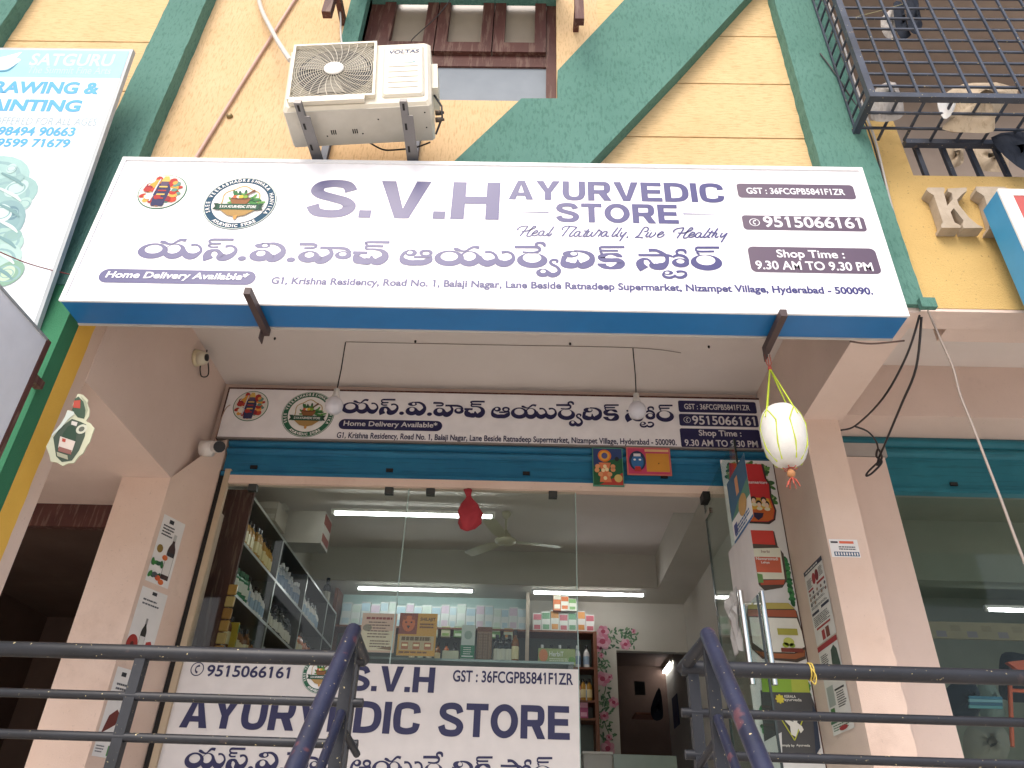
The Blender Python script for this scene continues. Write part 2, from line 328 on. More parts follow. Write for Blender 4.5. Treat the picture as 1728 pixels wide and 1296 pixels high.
# ------------------------------------------------------------------ Telugu lettering, as pen strokes (crop scale, crop origin, strokes and rings)
TEL = [
 (8.64, 225, 395, [
  ('r', 290, 255, 220, 115, 301, 229, 127, 63), ('r', 603, 262, 163, 113, 590, 227, 102, 66),
  ('s', (735, 235, 50), (770, 310, 80), (850, 335, 85), (935, 305, 60), (992, 250, 38), (975, 195, 30), (920, 165, 26), (848, 168, 32)),
  ('s', (402, 118, 28), (450, 128, 42), (520, 152, 26), (580, 152, 22), (640, 120, 30), (700, 95, 36), (780, 102, 42)),
  ('s', (1470, 92, 34), (1250, 90, 32), (1150, 92, 32), (1112, 118, 30), (1150, 148, 26), (1285, 150, 26)),
  ('s', (1160, 150, 20), (1102, 172, 30), (1140, 198, 24), (1245, 198, 22)),
  ('s', (1097, 384, 130), (1078, 325, 112), (1110, 272, 78), (1170, 246, 36), (1230, 252, 42), (1268, 290, 62), (1282, 340, 112), (1345, 352, 88), (1430, 322, 72), (1495, 262, 50), (1490, 210, 36), (1430, 182, 28), (1345, 192, 38)),
  ('d', 1588, 365, 62, 35)]),
 (6.912, 415, 395, [
  ('r', 170, 258, 128, 70, 178, 232, 52, 34),
  ('s', (250, 230, 40), (290, 285, 85), (340, 291, 76), (400, 258, 76), (440, 207, 58), (418, 155, 42), (350, 121, 28), (260, 116, 18), (190, 113, 10)),
  ('r', 198, 143, 93, 31, 224, 140, 33, 19), ('d', 527, 307, 52, 29),
  ('s', (628, 124, 32), (780, 126, 30), (822, 142, 30), (795, 167, 24), (680, 170, 22)),
  ('r', 735, 272, 127, 70, 743, 249, 53, 33),
  ('s', (815, 250, 45), (850, 305, 85), (900, 311, 78), (960, 282, 66), (1000, 237, 48), (988, 195, 34), (955, 170, 24)),
  ('s', (868, 167, 30), (1000, 168, 30), (1120, 172, 32), (1190, 190, 30), (1222, 228, 24)),
  ('r', 1137, 254, 98, 49, 1130, 240, 43, 24),
  ('s', (1250, 224, 32), (1420, 226, 30)),
  ('s', (1335, 232, 20), (1292, 262, 66), (1308, 305, 92), (1370, 326, 66), (1430, 322, 80), (1465, 300, 40)),
  ('s', (1465, 262, 20), (1472, 305, 60), (1505, 330, 68), (1560, 322, 85), (1617, 282, 82), (1622, 235, 62), (1580, 200, 32), (1500, 185, 18), (1415, 182, 20), (1397, 163, 22), (1430, 147, 24), (1605, 150, 24)),
  ('s', (1440, 147, 20), (1402, 122, 26), (1430, 102, 26), (1678, 104, 28))]),
 (8.64, 665, 395, [
  ('r', 250, 282, 88, 50, 230, 276, 42, 25),
  ('s', (215, 245, 18), (150, 285, 40), (112, 345, 55), (140, 400, 82), (230, 428, 75), (330, 428, 76), (430, 425, 75), (510, 390, 80), (540, 350, 40), (525, 320, 40)),
  ('r', 467, 283, 100, 50, 467, 291, 50, 24), ('s', (290, 345, 28), (440, 343, 30), (530, 325, 40)),
  ('r', 805, 362, 217, 115, 806, 335, 125, 65), ('r', 1100, 370, 165, 112, 1097, 333, 93, 63),
  ('s', (870, 222, 26), (920, 232, 40), (985, 255, 26), (1045, 255, 22), (1105, 222, 30), (1165, 198, 32), (1245, 210, 42)),
  ('s', (1240, 330, 50), (1280, 410, 85), (1360, 440, 84), (1440, 415, 78), (1492, 368, 48), (1480, 320, 38), (1420, 275, 28), (1325, 272, 36)),
  ('s', (1500, 370, 40), (1525, 420, 85), (1600, 446, 84), (1680, 425, 74), (1735, 378, 54), (1737, 330, 42), (1710, 292, 32), (1650, 270, 28), (1565, 278, 38))]),
 (8.229, 855, 395, [
  ('r', 355, 375, 213, 105, 352, 337, 127, 68),
  ('s', (110, 189, 36), (380, 189, 36), (440, 196, 40), (462, 226, 36), (430, 255, 30), (350, 266, 22), (220, 258, 22)),
  ('s', (420, 182, 34), (408, 150, 36), (450, 131, 34), (510, 142, 42), (530, 185, 28)),
  ('r', 500, 548, 92, 57, 505, 525, 37, 25),
  ('s', (560, 520, 30), (600, 570, 60), (660, 578, 55), (715, 548, 50), (728, 505, 45), (690, 460, 32), (630, 430, 34), (605, 398, 36), (645, 366, 26), (700, 378, 32), (695, 412, 22)),
  ('r', 885, 287, 110, 47, 930, 280, 46, 26),
  ('s', (805, 320, 70), (785, 380, 66), (805, 422, 92), (880, 446, 76), (960, 440, 62), (985, 400, 40), (985, 360, 22)),
  ('s', (985, 390, 30), (1012, 440, 70), (1070, 446, 84), (1150, 412, 86), (1187, 355, 72), (1168, 300, 56), (1090, 260, 36), (1000, 246, 22), (930, 243, 18)),
  ('s', (1635, 190, 30), (1400, 190, 30), (1315, 192, 30), (1292, 210, 30), (1325, 238, 26), (1545, 240, 24)),
  ('s', (1335, 238, 22), (1298, 256, 28), (1330, 285, 26)),
  ('s', (1605, 328, 14), (1545, 302, 52), (1450, 284, 24), (1370, 296, 40), (1312, 330, 92), (1355, 367, 58), (1450, 372, 50), (1545, 374, 56), (1588, 412, 98), (1555, 452, 80), (1450, 480, 34), (1345, 458, 52), (1265, 428, 20)),
  ('s', (1258, 428, 22), (1380, 430, 22))]),
 (8.64, 1045, 395, [
  ('s', (275, 315, 32), (500, 318, 32), (660, 318, 32), (735, 325, 30), (775, 345, 22)),
  ('s', (425, 247, 46), (520, 246, 38), (600, 275, 42), (680, 330, 52), (697, 385, 52), (678, 440, 62), (620, 478, 92), (545, 487, 82), (482, 468, 80), (462, 430, 36), (440, 398, 28), (400, 374, 24), (340, 378, 40), (305, 420, 96), (308, 465, 106), (362, 524, 118)),
  ('r', 890, 430, 125, 65, 888, 407, 58, 32),
  ('s', (775, 345, 26), (850, 318, 36), (930, 330, 40), (985, 370, 36), (1002, 415, 30)),
  ('s', (850, 308, 30), (832, 266, 36), (880, 241, 34), (950, 251, 38), (965, 298, 24)),
  ('r', 710, 572, 72, 32, 693, 572, 36, 18),
  ('s', (660, 555, 16), (637, 600, 34), (670, 635, 34), (740, 645, 32), (800, 625, 30), (815, 600, 20)),
  ('s', (805, 615, 24), (850, 640, 32), (910, 642, 36), (965, 610, 40), (960, 570, 28), (900, 553, 26), (830, 562, 34)),
  ('r', 1268, 425, 228, 115, 1258, 390, 137, 72),
  ('s', (1455, 207, 32), (1200, 207, 32), (1135, 208, 32), (1114, 232, 28), (1150, 262, 26), (1380, 263, 26)),
  ('s', (1160, 262, 22), (1132, 282, 28), (1165, 310, 30))])]
HEAL = [
 (9.095, 860, 378, [[(130,110),(125,85),(170,55),(240,42),(275,50),(230,110),(155,200)],[(180,118),(240,122),(300,105),(380,75),(400,50),(370,45),(330,90),(270,170),(270,200),(310,200),(350,170)],
  [(350,160),(400,150),(430,125),(410,110),(365,140),(345,175),(370,192),(420,180),(450,155)],[(530,120),(490,118),(455,145),(450,180),(480,190),(520,150),(530,120)],[(535,122),(510,170),(520,190),(555,185),(590,150)],
  [(680,50),(600,160),(585,190),(615,188),(650,155)],[(815,105),(805,80),(850,50),(920,42),(905,70),(805,200)],[(915,45),(1000,55),(1025,65),(960,130),(915,190),(935,203),(985,180)],
  [(1085,128),(1040,125),(1000,155),(990,190),(1020,200),(1060,165),(1085,128)],[(1088,128),(1060,180),(1070,203),(1110,190)],[(1215,90),(1150,165),(1130,195),(1150,205),(1190,185)],[(1140,118),(1230,125)],
  [(1210,130),(1180,180),(1190,203),(1230,185),(1275,130)],[(1275,130),(1250,180),(1260,203),(1300,185)],[(1300,185),(1370,100),(1380,115),(1410,125),(1380,170),(1355,205)],
  [(1500,128),(1455,128),(1415,160),(1405,190),(1430,203),(1475,165),(1500,128)],[(1500,128),(1480,180),(1490,203),(1525,190)],[(1660,65),(1580,170),(1570,200),(1600,200),(1640,165)],[(1720,65),(1650,170),(1640,200),(1670,200)]]),
 (8.64, 1040, 378, [[(85,125),(55,170),(65,190),(100,170),(150,125)],[(150,125),(90,200),(45,262)],[(170,190),(150,215)],[(400,125),(450,110),(465,75),(430,55),(390,80),(330,170),(270,210)],[(270,208),(330,205),(390,212)],
  [(470,130),(430,180),(440,200),(475,185)],[(486,96),(498,105)],[(515,130),(480,185),(500,203),(560,165),(575,130)],[(600,175),(660,155),(685,130),(655,125),(610,160),(595,190),(625,205),(670,190),(700,160)],
  [(840,135),(835,110),(880,80),(950,68),(980,72),(940,140),(880,220)],[(895,140),(960,145),(1040,125),(1100,95),(1110,70),(1080,68),(1040,110),(980,190),(980,215),(1020,212),(1060,185)],
  [(1060,180),(1110,170),(1140,145),(1115,130),(1070,160),(1050,190),(1080,208),(1130,190),(1160,170)],[(1240,140),(1195,138),(1160,165),(1150,195),(1180,208),(1220,175),(1240,140)],[(1240,140),(1220,190),(1230,208),(1265,195)],
  [(1365,70),(1280,180),(1270,205),(1300,205),(1340,175)],[(1400,105),(1345,180),(1335,205),(1365,208)],[(1340,132),(1420,138)],[(1480,72),(1400,180),(1385,210)],[(1395,190),(1440,145),(1465,150),(1440,190),(1450,208),(1490,190)],
  [(1545,140),(1515,185),(1525,203),(1560,185),(1615,140)],[(1615,140),(1570,210),(1525,278)]])]
YS = 2.9                                   # front of the big sign
def tel_shapes():
    """Telugu line in metres on the big sign's plane"""
    out = []
    for sc, ox, oy, items in TEL:
        f = lambda x, y: (lambda p: (p.x, p.z))(atY(ox+x/sc, oy+y/sc, YS))
        c = f(800, 300); kx = (f(900, 300)[0]-c[0])/100; kz = (c[1]-f(800, 400)[1])/100
        for it in items:
            if it[0] == 's':
                pts = [f(x, y) for x, y, w in it[1:]]; o = []
                for i, ((x, y, w), q) in enumerate(zip(it[1:], pts)):
                    a, b = it[1:][max(i-1, 0)], it[1:][min(i+1, len(it)-2)]; dx, dy = abs(b[0]-a[0])+1e-6, abs(b[1]-a[1])
                    # width is measured across the pen direction in the view: convert with the scale of that direction
                    h = math.hypot(dx, dy); o.append((q[0], q[1], w*math.hypot(kz*dx/h, kx*dy/h)))
                out.append(('s', o))
            else:
                q = f(it[1], it[2]); r = ['r' if it[0] == 'r' else 'd', q[0], q[1], it[3]*kx, it[4]*kz]
                if it[0] == 'r': q2 = f(it[5], it[6]); r += [q2[0], q2[1], it[7]*kx, it[8]*kz]
                out.append(tuple(r))
    return out
TELS = tel_shapes()
_xs = [p[0] for t in TELS if t[0] == 's' for p in t[1]]+[t[1]+s*t[3] for t in TELS if t[0] != 's' for s in (-1, 1)]
_zs = [p[1]+s*p[2]/2 for t in TELS if t[0] == 's' for p in t[1] for s in (-.6, .6)]
TB = (min(_xs), max(_xs), min(_zs), max(_zs))
def telugu(mb, pn, x0, x1, z0, z1, m, k=1):
    ax = (x1-x0)/(TB[1]-TB[0]); az = (z1-z0)/(TB[3]-TB[2]); X = lambda x: x0+(x-TB[0])*ax; Z = lambda z: z0+(z-TB[2])*az
    for i, t in enumerate(TELS):
        kk = k+(i % 5)*.12
        if t[0] == 's': pn.stroke(mb, [(X(x), Z(z), w*(ax+az)/2*1.1) for x, z, w in t[1]], kk, m)
        elif t[0] == 'd': pn.ell(mb, X(t[1]), Z(t[2]), t[3]*ax, t[4]*az, kk, m)
        else: pn.ring(mb, (X(t[1]), Z(t[2]), t[3]*ax, t[4]*az), (X(t[5]), Z(t[6]), t[7]*ax, t[8]*az), kk, m)

def block(mb, pn, txt, u0, v0, u1, v1, k, m, t=.2, gap=.1):
    """heavy grotesque capitals drawn letter by letter"""
    adv = dict(zip('AYURVEDICSTOH.', (1.0, .98, .92, .95, 1.0, .84, .96, .26, .98, .94, .86, 1.06, .94, .24)))
    tot = sum(adv[c] for c in txt)+gap*(len(txt)-1); sx = (u1-u0)/tot; sy = v1-v0; x = u0
    for ch in txt:
        w = adv[ch]; X = lambda a: x+a*w*sx; Z = lambda b: v0+b*sy
        poly = lambda pts, kk=0: pn.poly(mb, [(X(a), Z(b)) for a, b in pts], k+kk, m)
        st = .282/w*.94 if ch not in 'I.' else 1; hb = .2
        def pen(pts, kk=.1):
            o = []
            for i, (a, b) in enumerate(pts):
                p, q = pts[max(i-1, 0)], pts[min(i+1, len(pts)-1)]; dx, dy = abs(q[0]-p[0])*w*sx+1e-9, abs(q[1]-p[1])*sy; h = math.hypot(dx, dy)
                o.append((X(a), Z(b), math.hypot(hb*sy*dx/h, st*w*sx*dy/h)))
            pn.stroke(mb, o, k+kk, m, 5)
        l, r, lo, hi = st/2, 1-st/2, hb/2, 1-hb/2
        if ch == 'A': poly([(0, 0), (.36, 1), (.64, 1), (1, 0), (1-st*1.08, 0), (.5, .78), (st*1.08, 0)]); poly([(.24, .19), (.76, .19), (.70, .37), (.30, .37)], .1)
        elif ch == 'V': poly([(0, 1), (st*1.1, 1), (.5, .26), (1-st*1.1, 1), (1, 1), (.64, 0), (.36, 0)])
        elif ch == 'Y': poly([(0, 1), (st*1.15, 1), (.5, .6), (1-st*1.15, 1), (1, 1), (.5+st/2, .4), (.5+st/2, 0), (.5-st/2, 0), (.5-st/2, .4)])
        elif ch == 'H': poly([(0, 0), (st, 0), (st, 1), (0, 1)]); poly([(1-st, 0), (1, 0), (1, 1), (1-st, 1)]); poly([(st, .41), (1-st, .41), (1-st, .61), (st, .61)])
        elif ch == 'E': poly([(0, 0), (st, 0), (st, 1), (0, 1)]); [poly([(st, b), (e, b), (e, b+hb), (st, b+hb)]) for b, e in ((0, 1), (.41, .93), (1-hb, .98))]
        elif ch == 'T': poly([(0, 1-hb), (1, 1-hb), (1, 1), (0, 1)]); poly([(.5-st/2, 0), (.5+st/2, 0), (.5+st/2, 1-hb), (.5-st/2, 1-hb)])
        elif ch == 'I': poly([(0, 0), (1, 0), (1, 1), (0, 1)])
        elif ch == '.': poly([(0, 0), (1, 0), (1, .2), (0, .2)])
        elif ch == 'O': pn.ring(mb, (X(.5), Z(.5), .5*w*sx, .51*sy), (X(.5), Z(.5), (.5-st)*w*sx, (.5-hb)*sy), k, m)
        elif ch == 'U': pen([(l, 1), (l, .7), (l, .36), (l+.1, .15), (.5, lo-.01), (r-.1, .15), (r, .36), (r, .7), (r, 1)])
        elif ch == 'D': poly([(0, 0), (st, 0), (st, 1), (0, 1)]); pen([(st*.6, hi), (.45, hi), (.72, hi-.06), (r, .66), (r, .34), (.72, lo+.06), (.45, lo), (st*.6, lo)])
        elif ch == 'R': poly([(0, 0), (st, 0), (st, 1), (0, 1)]); pen([(st*.6, hi), (.55, hi), (.78, hi-.03), (r-.03, .70), (.78, .49), (.55, .46), (st*.6, .46)]); poly([(.42, .42), (.72, .5), (1, 0), (1-st*1.15, 0)], .2)
        elif ch == 'C': pen([(r, .66), (.80, .84), (.5, hi+.01), (.2, .84), (l, .62), (l, .38), (.2, .16), (.5, lo-.01), (.80, .16), (r, .35)])
        elif ch == 'S': pen([(.86, .70), (.76, .86), (.5, hi+.01), (.22, .86), (.14, .72), (.24, .60), (.5, .515), (.78, .42), (.88, .28), (.77, .13), (.5, lo-.01), (.22, .14), (.11, .31)])
        x += (w+gap)*sx
def tk(P, mb, txt, l, b, r, t, m, pn, k=1):
    u0, v0 = P(l, b); u1, v1 = P(r, t); block(mb, pn, txt, u0, v0, u1, v1, k, m)

def phone_icon(mb, pn, u, v, r, k, fg):
    pn.ring(mb, (u, v, r, r), (u, v, r*.86, r*.86), k, fg)
    pn.stroke(mb, [(u+r*.3, v+r*.5, r*.34), (u-r*.15, v+r*.3, r*.18), (u-r*.22, v-r*.2, r*.18), (u+r*.12, v-r*.55, r*.34)], k+.3, fg)
def emblem(parent, pn, cu, cv, r, gl=0):
    """round shop emblem: green ring with lettering, bowl of herbs over a ribbon"""
    G = lambda h: pm(h, .6, 0, .2) if gl else pm(h)
    mb = MB(); pn.ell(mb, cu, cv, r, r, 1, G('#174660' if gl else '#1f5f43'), 48); pn.ell(mb, cu, cv, r*.77, r*.77, 2, G('#eceae6'), 48)
    pn.ring(mb, (cu, cv, r*.985, r*.985), (cu, cv, r*.96, r*.96), 2, G('#cfd8cf'), 48)
    fr = [(cu+r*.52*math.sin(a)*(1+.06*math.cos(6*a)), cv+r*.05+r*.55*math.cos(a)*(1+.06*math.cos(6*a)), r*.035) for a in (R(t) for t in range(-120, 121, 12))]
    pn.stroke(mb, fr, 3, G('#b89a62'), 3)
    rnd = random.Random(4)
    for i in range(34):
        a = R(rnd.uniform(-20, 200)); d = r*rnd.uniform(.22, .58); u, v = cu+d*math.cos(a)*1.05, cv+r*.02+d*math.sin(a)*.62
        pn.ell(mb, u, v, r*.12, r*.042, 3.2+.05*i, G(rnd.choice(['#2f6a3a', '#3f7f3f', '#5c9347', '#24523a'])), 10, a+rnd.uniform(-.5, .5))
    bowl = [(cu-r*.27, cv+r*.14), (cu+r*.27, cv+r*.14)]+[(cu+r*.27*math.cos(t), cv+r*.14+r*.30*math.sin(t)) for t in (-math.pi*j/10 for j in range(1, 10))]
    pn.poly(mb, [bowl[0]]+list(reversed(bowl[2:]))+[bowl[1]], 5.2, G('#8a5a35')); pn.ell(mb, cu, cv+r*.15, r*.27, r*.06, 5.4, G('#5c3a24'))
    pn.stroke(mb, [(cu+r*.02, cv+r*.16, r*.07), (cu+r*.2, cv+r*.34, r*.06), (cu+r*.34, cv+r*.46, r*.09)], 5.6, G('#6d4630'), 2)
    for dx, c in ((-.16, '#c9603a'), (.0, '#d4b23f'), (-.06, '#e6dcc0'), (.12, '#7ea23c')): pn.ell(mb, cu+r*dx, cv+r*.2, r*.07, r*.06, 5.8+dx, G(c), 12)
    pn.poly(mb, [(cu-r*.5, cv-r*.28), (cu+r*.5, cv-r*.28), (cu+r*.24, cv-r*.5), (cu, cv-r*.56), (cu-r*.24, cv-r*.5)], 5.9, G('#a8864e'))
    pn.ell(mb, cu, cv-r*.58, r*.05, r*.08, 6, G('#c8934e'), 12)
    pn.poly(mb, [(cu-r*.7, cv-r*.06), (cu-r*.56, cv-r*.06), (cu-r*.56, cv-r*.28), (cu-r*.7, cv-r*.30), (cu-r*.63, cv-r*.18)], 6, G('#183f2f'))
    pn.poly(mb, [(cu+r*.7, cv-r*.06), (cu+r*.63, cv-r*.18), (cu+r*.7, cv-r*.30), (cu+r*.56, cv-r*.28), (cu+r*.56, cv-r*.06)], 6, G('#183f2f'))
    pn.rect(mb, cu-r*.58, cv-r*.30, cu+r*.58, cv-r*.08, 6.4, G('#1f4d3a'))
    o = mb.build('emblem', parent)
    mt = MB(); w = G('#f4f2ee')
    pn.text(mt, 'S.V.H AYURVEDIC STORE', cu-r*.5, cv-r*.24, cu+r*.5, cv-r*.14, 7, w, .02)
    pn.arc_text(mt, 'SREE VEERABHADRESHWARA HANVIKA', cu, cv, r*.875, r*.115, 205, -25, 3, w, .02)
    t2 = 'AYURVEDIC STORE'
    for i, ch in enumerate(t2):
        if ch == ' ': continue
        vs, fs = glyphs(ch, .03); X0, X1 = min(v[0] for v in vs), max(v[0] for v in vs); a = R(232+(308-232)*i/(len(t2)-1)); sc = r*.11/.73; out = []
        for x, y in vs:
            x = (x-(X0+X1)/2)*sc*.9; rr = r*.87-(y-.36)*sc; out.append(pn.P(cu+rr*math.cos(a)-x*math.sin(a), cv+rr*math.sin(a)+x*math.cos(a), 3))
        mt.add(out, fs, w)
    mt.build('lettering', o)
def roundel(parent, pn, cu, cv, r, gl=0):
    """round devotional picture, a plain garlanded figure in red, gold and dark blue"""
    G = lambda h: pm(h, .6, 0, .2) if gl else pm(h)
    mb = MB(); pn.ell(mb, cu, cv, r, r, 1, G('#2f6f55'), 40); pn.ell(mb, cu, cv, r*.955, r*.955, 2, G('#dcd9cf'), 40)
    rnd = random.Random(3)
    for i in range(80):
        a = rnd.uniform(0, 6.28); d = r*rnd.uniform(.25, .78); s = r*rnd.uniform(.1, .19)
        pn.ell(mb, cu+d*math.cos(a), cv+d*math.sin(a), s, s*rnd.uniform(.7, 1), 2.4+.03*i, G(rnd.choice(['#a8322c', '#c0452f', '#d9822f', '#e2a04a', '#e8e0d0', '#5f8a7a', '#8c2530', '#b03028'])), 9, a)
    for sx in (-1, 1): pn.ell(mb, cu+sx*r*.42, cv+r*.28, r*.2, r*.3, 4.2, G('#d89a3e'), 14, sx*.5)
    pn.poly(mb, [(cu-r*.24, cv-r*.85), (cu+r*.24, cv-r*.85), (cu+r*.34, cv+r*.1), (cu+r*.2, cv+r*.42), (cu-r*.2, cv+r*.42), (cu-r*.34, cv+r*.1)], 4.6, G('#2c2f55'))
    pn.ell(mb, cu, cv+r*.45, r*.17, r*.2, 4.9, G('#5a4a63'), 16); pn.poly(mb, [(cu-r*.2, cv+r*.55), (cu+r*.2, cv+r*.55), (cu+r*.08, cv+r*.86), (cu-r*.08, cv+r*.86)], 5.1, G('#d7b25a'))
    for j in range(4): pn.rect(mb, cu-r*.17, cv+r*(.2-.22*j), cu+r*.17, cv+r*(.28-.22*j), 5.2, G(['#d9b45c', '#a8322c'][j % 2]))
    pn.stroke(mb, [(cu-r*.36, cv-r*.6, r*.06), (cu-r*.3, cv+r*.1, r*.06), (cu-r*.22, cv+r*.7, r*.04)], 5.4, G('#c9ccd2'), 3)
    mb.build('devotional_picture', parent)

# ================================================================== SETTING
mb = MB(); mb.quad((-300, -300, 0), (300, -300, 0), (300, 300, 0), (-300, 300, 0), CONC); structure(mb.build('ground'))
mb = MB(); mb.box(-9, 9, 3.02, 9.1, .004, 1.25, CONC); structure(mb.build('raised_floor'))

# ================================================================== THE BUILDING
BLD = thing('shop_building', 'yellow and green stuccoed building with ground floor shops and pink pillars', 'building', (0, 3.2, 0))
YW, YP, ZT = 3.2, 3.1, 8.3
def slabs(x0, x1, zs, m, name):
    mb = MB()
    for a, b in zip(zs[:-1], zs[1:]): mb.box(x0, x1, YW, YW+.06, a+.006, b-.006, m)
    mb.box(x0, x1, YW+.022, YW+.1, zs[0], zs[-1], BRN)
    return mb.build(name, BLD)
gz = lambda px, py: atY(px, py, YW).z
slabs(.45, 1.74, [4.15]+sorted(gz(*p) for p in ((1280, 62), (1270, 142), (1260, 233)))+[ZT], YELH, 'upper_wall')
slabs(-5.2, -2.62, [4.15]+sorted(gz(*p) for p in ((120, 70), (208, 154), (163, 247), (112, 356), (70, 450)))+[ZT], YELH, 'upper_wall')
mb = MB(); wx0, wx1, wz0, wz1 = -1.23, .15, 5.87, 7.45
mb.box(-2.42, wx0, YW, YW+.1, 4.15, ZT, YEL); mb.box(wx1, .45, YW, YW+.1, 4.15, ZT, YEL)
mb.box(wx0, wx1, YW, YW+.1, 4.15, wz0, YEL); mb.box(wx0, wx1, YW, YW+.1, wz1, ZT, YEL); mb.build('upper_wall', BLD)
mb = MB(); mb.box(2.0, 2.31, YW+.003, YW+.15, 4.19, 5.72, YELR); mb.box(2.31, 5.2, YW+.003, YW+.16, 4.19, 5.215, YELR); mb.box(2.31, 5.2, YW+.16, YW+.3, 4.19, 5.19, PNK); mb.build('parapet_wall', BLD)
# green ribs
def rough_edge(x, z0, z1, amp, step=.07, seed=1):
    r = random.Random(seed); out = []; z = z0
    while z < z1: out.append((x+r.uniform(-amp, amp)*.55, z)); z += step
    return out+[(x, z1)]
def pilaster(x0, x1, z0, z1, y0=YP, y1=YW+.05, seed=1):
    mb = MB(); a = rough_edge(x0, z0, z1, .005, .06, seed); b = rough_edge(x1, z0, z1, .005, .06, seed+9)
    mb.prism(a+list(reversed(b)), y0, y1, GRN); return mb.build('pilaster', BLD)
pilaster(-2.655, -2.385, 4.16, ZT, seed=2); pilaster(1.71, 2.05, 4.13, ZT, seed=5)
pl = atY(30, 0, YP); pilaster(pl.x-.5, pl.x, 4.16, ZT, seed=8)
P3 = pix(YP)
bl = [P3(1008, 47), P3(941, 118), P3(941, 165), P3(880, 165), P3(760, 277)]
d = (Vector(bl[0])-Vector(bl[1])).normalized(); top = tuple(Vector(bl[0])+d*2.0); e = (Vector(bl[4])-Vector(bl[3])).normalized(); bot = tuple(Vector(bl[4])+e*.4)
br = [P3(1255, 0), P3(1152, 112), P3(1000, 270)]
d2 = (Vector(br[0])-Vector(br[2])).normalized(); top2 = tuple(Vector(br[0])+d2*1.3); bot2 = tuple(Vector(br[2])-d2*.5)
mb = MB(); mb.prism([top]+bl+[bot, bot2]+list(reversed(br))+[top2], YP+.004, YW+.05, GRN); mb.build('diagonal_rib', BLD)
# window
wd = MB(); wd.box(wx0, wx1, YW+.26, YW+.29, wz0, wz1, DARK)
wo = wd.build('window', BLD)
fr = MB()
zt1 = atY(850, 108, YW+.1).z; zt0 = atY(850, 118, YW+.1).z
for a, b in ((wx0, wx0+.1), (wx1-.07, wx1)): fr.box(a, b, YW+.05, YW+.14, wz0, wz1, BRN)
fr.box(wx0+.1, wx1-.07, YW+.06, YW+.15, zt0-.02, zt1+.03, BRN); fr.box(wx0+.1, wx1-.07, YW+.05, YW+.14, wz1-.07, wz1, BRN)
fr.build('frame', wo)
xs = [wx0+.1, atY(738, 60, 3.3).x, atY(833, 60, 3.3).x, wx1-.07]
mp = pm('#97897a', .35, 0, .6); ml = pm('#868e96', .6, 0, .2)
for a, b in zip(xs[:-1], xs[1:]):
    q = MB(); z0, z1 = zt1+.03, wz1-.07; w_ = .085
    q.box(a+.004, a+w_, YW+.03, YW+.08, z0+.01, z1, BRN); q.box(b-w_, b-.004, YW+.03, YW+.08, z0+.01, z1, BRN); q.box(a+w_, b-w_, YW+.03, YW+.08, z0+.01, z0+.12, BRN)
    sh = q.build('sash', wo)
q = MB(); q.box(xs[0], xs[3], YW+.09, YW+.1, zt1+.05, wz1-.1, mp); q.build('pane', wo)
q = MB(); q.box(xs[0], xs[3], YW+.075, YW+.085, wz0, zt0-.02, ml); q.build('pane', wo)
mb = MB(); mb.box(wx0-.12, wx0, YP+.03, YW+.05, wz0+.5, ZT, GRN); mb.box(wx0-.12, wx1+.02, 2.75, YW+.05, 7.05, 7.12, GRN); mb.build('window_hood', BLD)
for px, pz in ((551, 24), (978, 36)):
    c = atY(px, pz, 2.9); mb = MB(); mb.box(c.x-.03, c.x+.03, 2.88, 2.93, c.z, c.z+.6, BRN); mb.box(c.x-.02, c.x+.02, 2.93, YW, c.z+.35, c.z+.4, BRN); mb.build('hood_bracket', BLD)
# porch: beams, pillars, ceiling
mb = MB(); mb.box(-2.6, 1.95, YW+.09, 5.1, 4.7675, 4.95, CEIL); mb.build('porch_ceiling', BLD)
mb = MB(); mb.box(-2.655, -2.388, YP, YW, 1.25, 4.155, GRND); mb.build('pilaster_base', BLD)
mb = MB(); a = rough_edge(3.325, 1.25, 4.155, .006, .05, 3)
mb.add([(-2.387, YW, 4.155), (-2.387, YW, 1.25)]+[(-2.387, y, z) for y, z in a]+[(-2.66, YW, 4.155), (-2.66, YW, 1.25)], [tuple(range(len(a)+2))], YELP); mb.build('yellow_band', BLD)
mb = MB(); a = rough_edge(3.435, 1.25, 3.76, .008, .06, 6)
mb.prism([(-2.66, 1.25), (-2.66, 4.14), (-2.3905, 4.14), (-2.3905, 1.25)], YW+.002, 3.42, PNKL); mb.build('column', BLD)
mb = MB(); mb.box(-2.72, -2.387, 3.42, 5.05, 3.752, 4.768, PNK); mb.build('beam', BLD)
mb = MB(); fp = ((-2.715, 4.61), (-2.3855, 4.61), (-2.236, 4.985), (-2.236, 5.25), (-2.715, 5.25)); 
mb.add([(x, y, z) for z in (1.25, 3.751) for x, y in fp], [(4, 3, 2, 1, 0), (5, 6, 7, 8, 9)]+[(k, (k+1) % 5, 5+(k+1) % 5, 5+k) for k in range(5)], PNKL)
fp = ((-2.3858, 4.61), (-2.33, 4.75), (-2.262, 4.92), (-2.236, 4.985), (-2.236, 5.2), (-2.3858, 5.2)); zt_ = (3.7515, 3.95, 4.2, 4.255, 4.255, 4.255)
mb.add([(x, y, 3.7512) for x, y in fp]+[(x, y, z) for (x, y), z in zip(fp, zt_)], [(5, 4, 3, 2, 1, 0), (6, 7, 8, 9, 10, 11)]+[(k, (k+1) % 6, 6+(k+1) % 6, 6+k) for k in range(6)], PNKL); mb.build('pillar', BLD)
mb = MB(); mb.box(1.772, 2.03, 3.13, 5.0, 4.10, 4.768, PNK); mb.build('beam', BLD)
mb = MB(); b = [(x, z) for x, z in rough_edge(2.005, 1.25, 2.75, .012, .035, 4)]+[(2.0, 4.1)]
mb.prism([(1.772, 4.1), (1.772, 1.25)]+b, 4.25, 4.9, PNKL, PNK); mb.build('pillar', BLD)
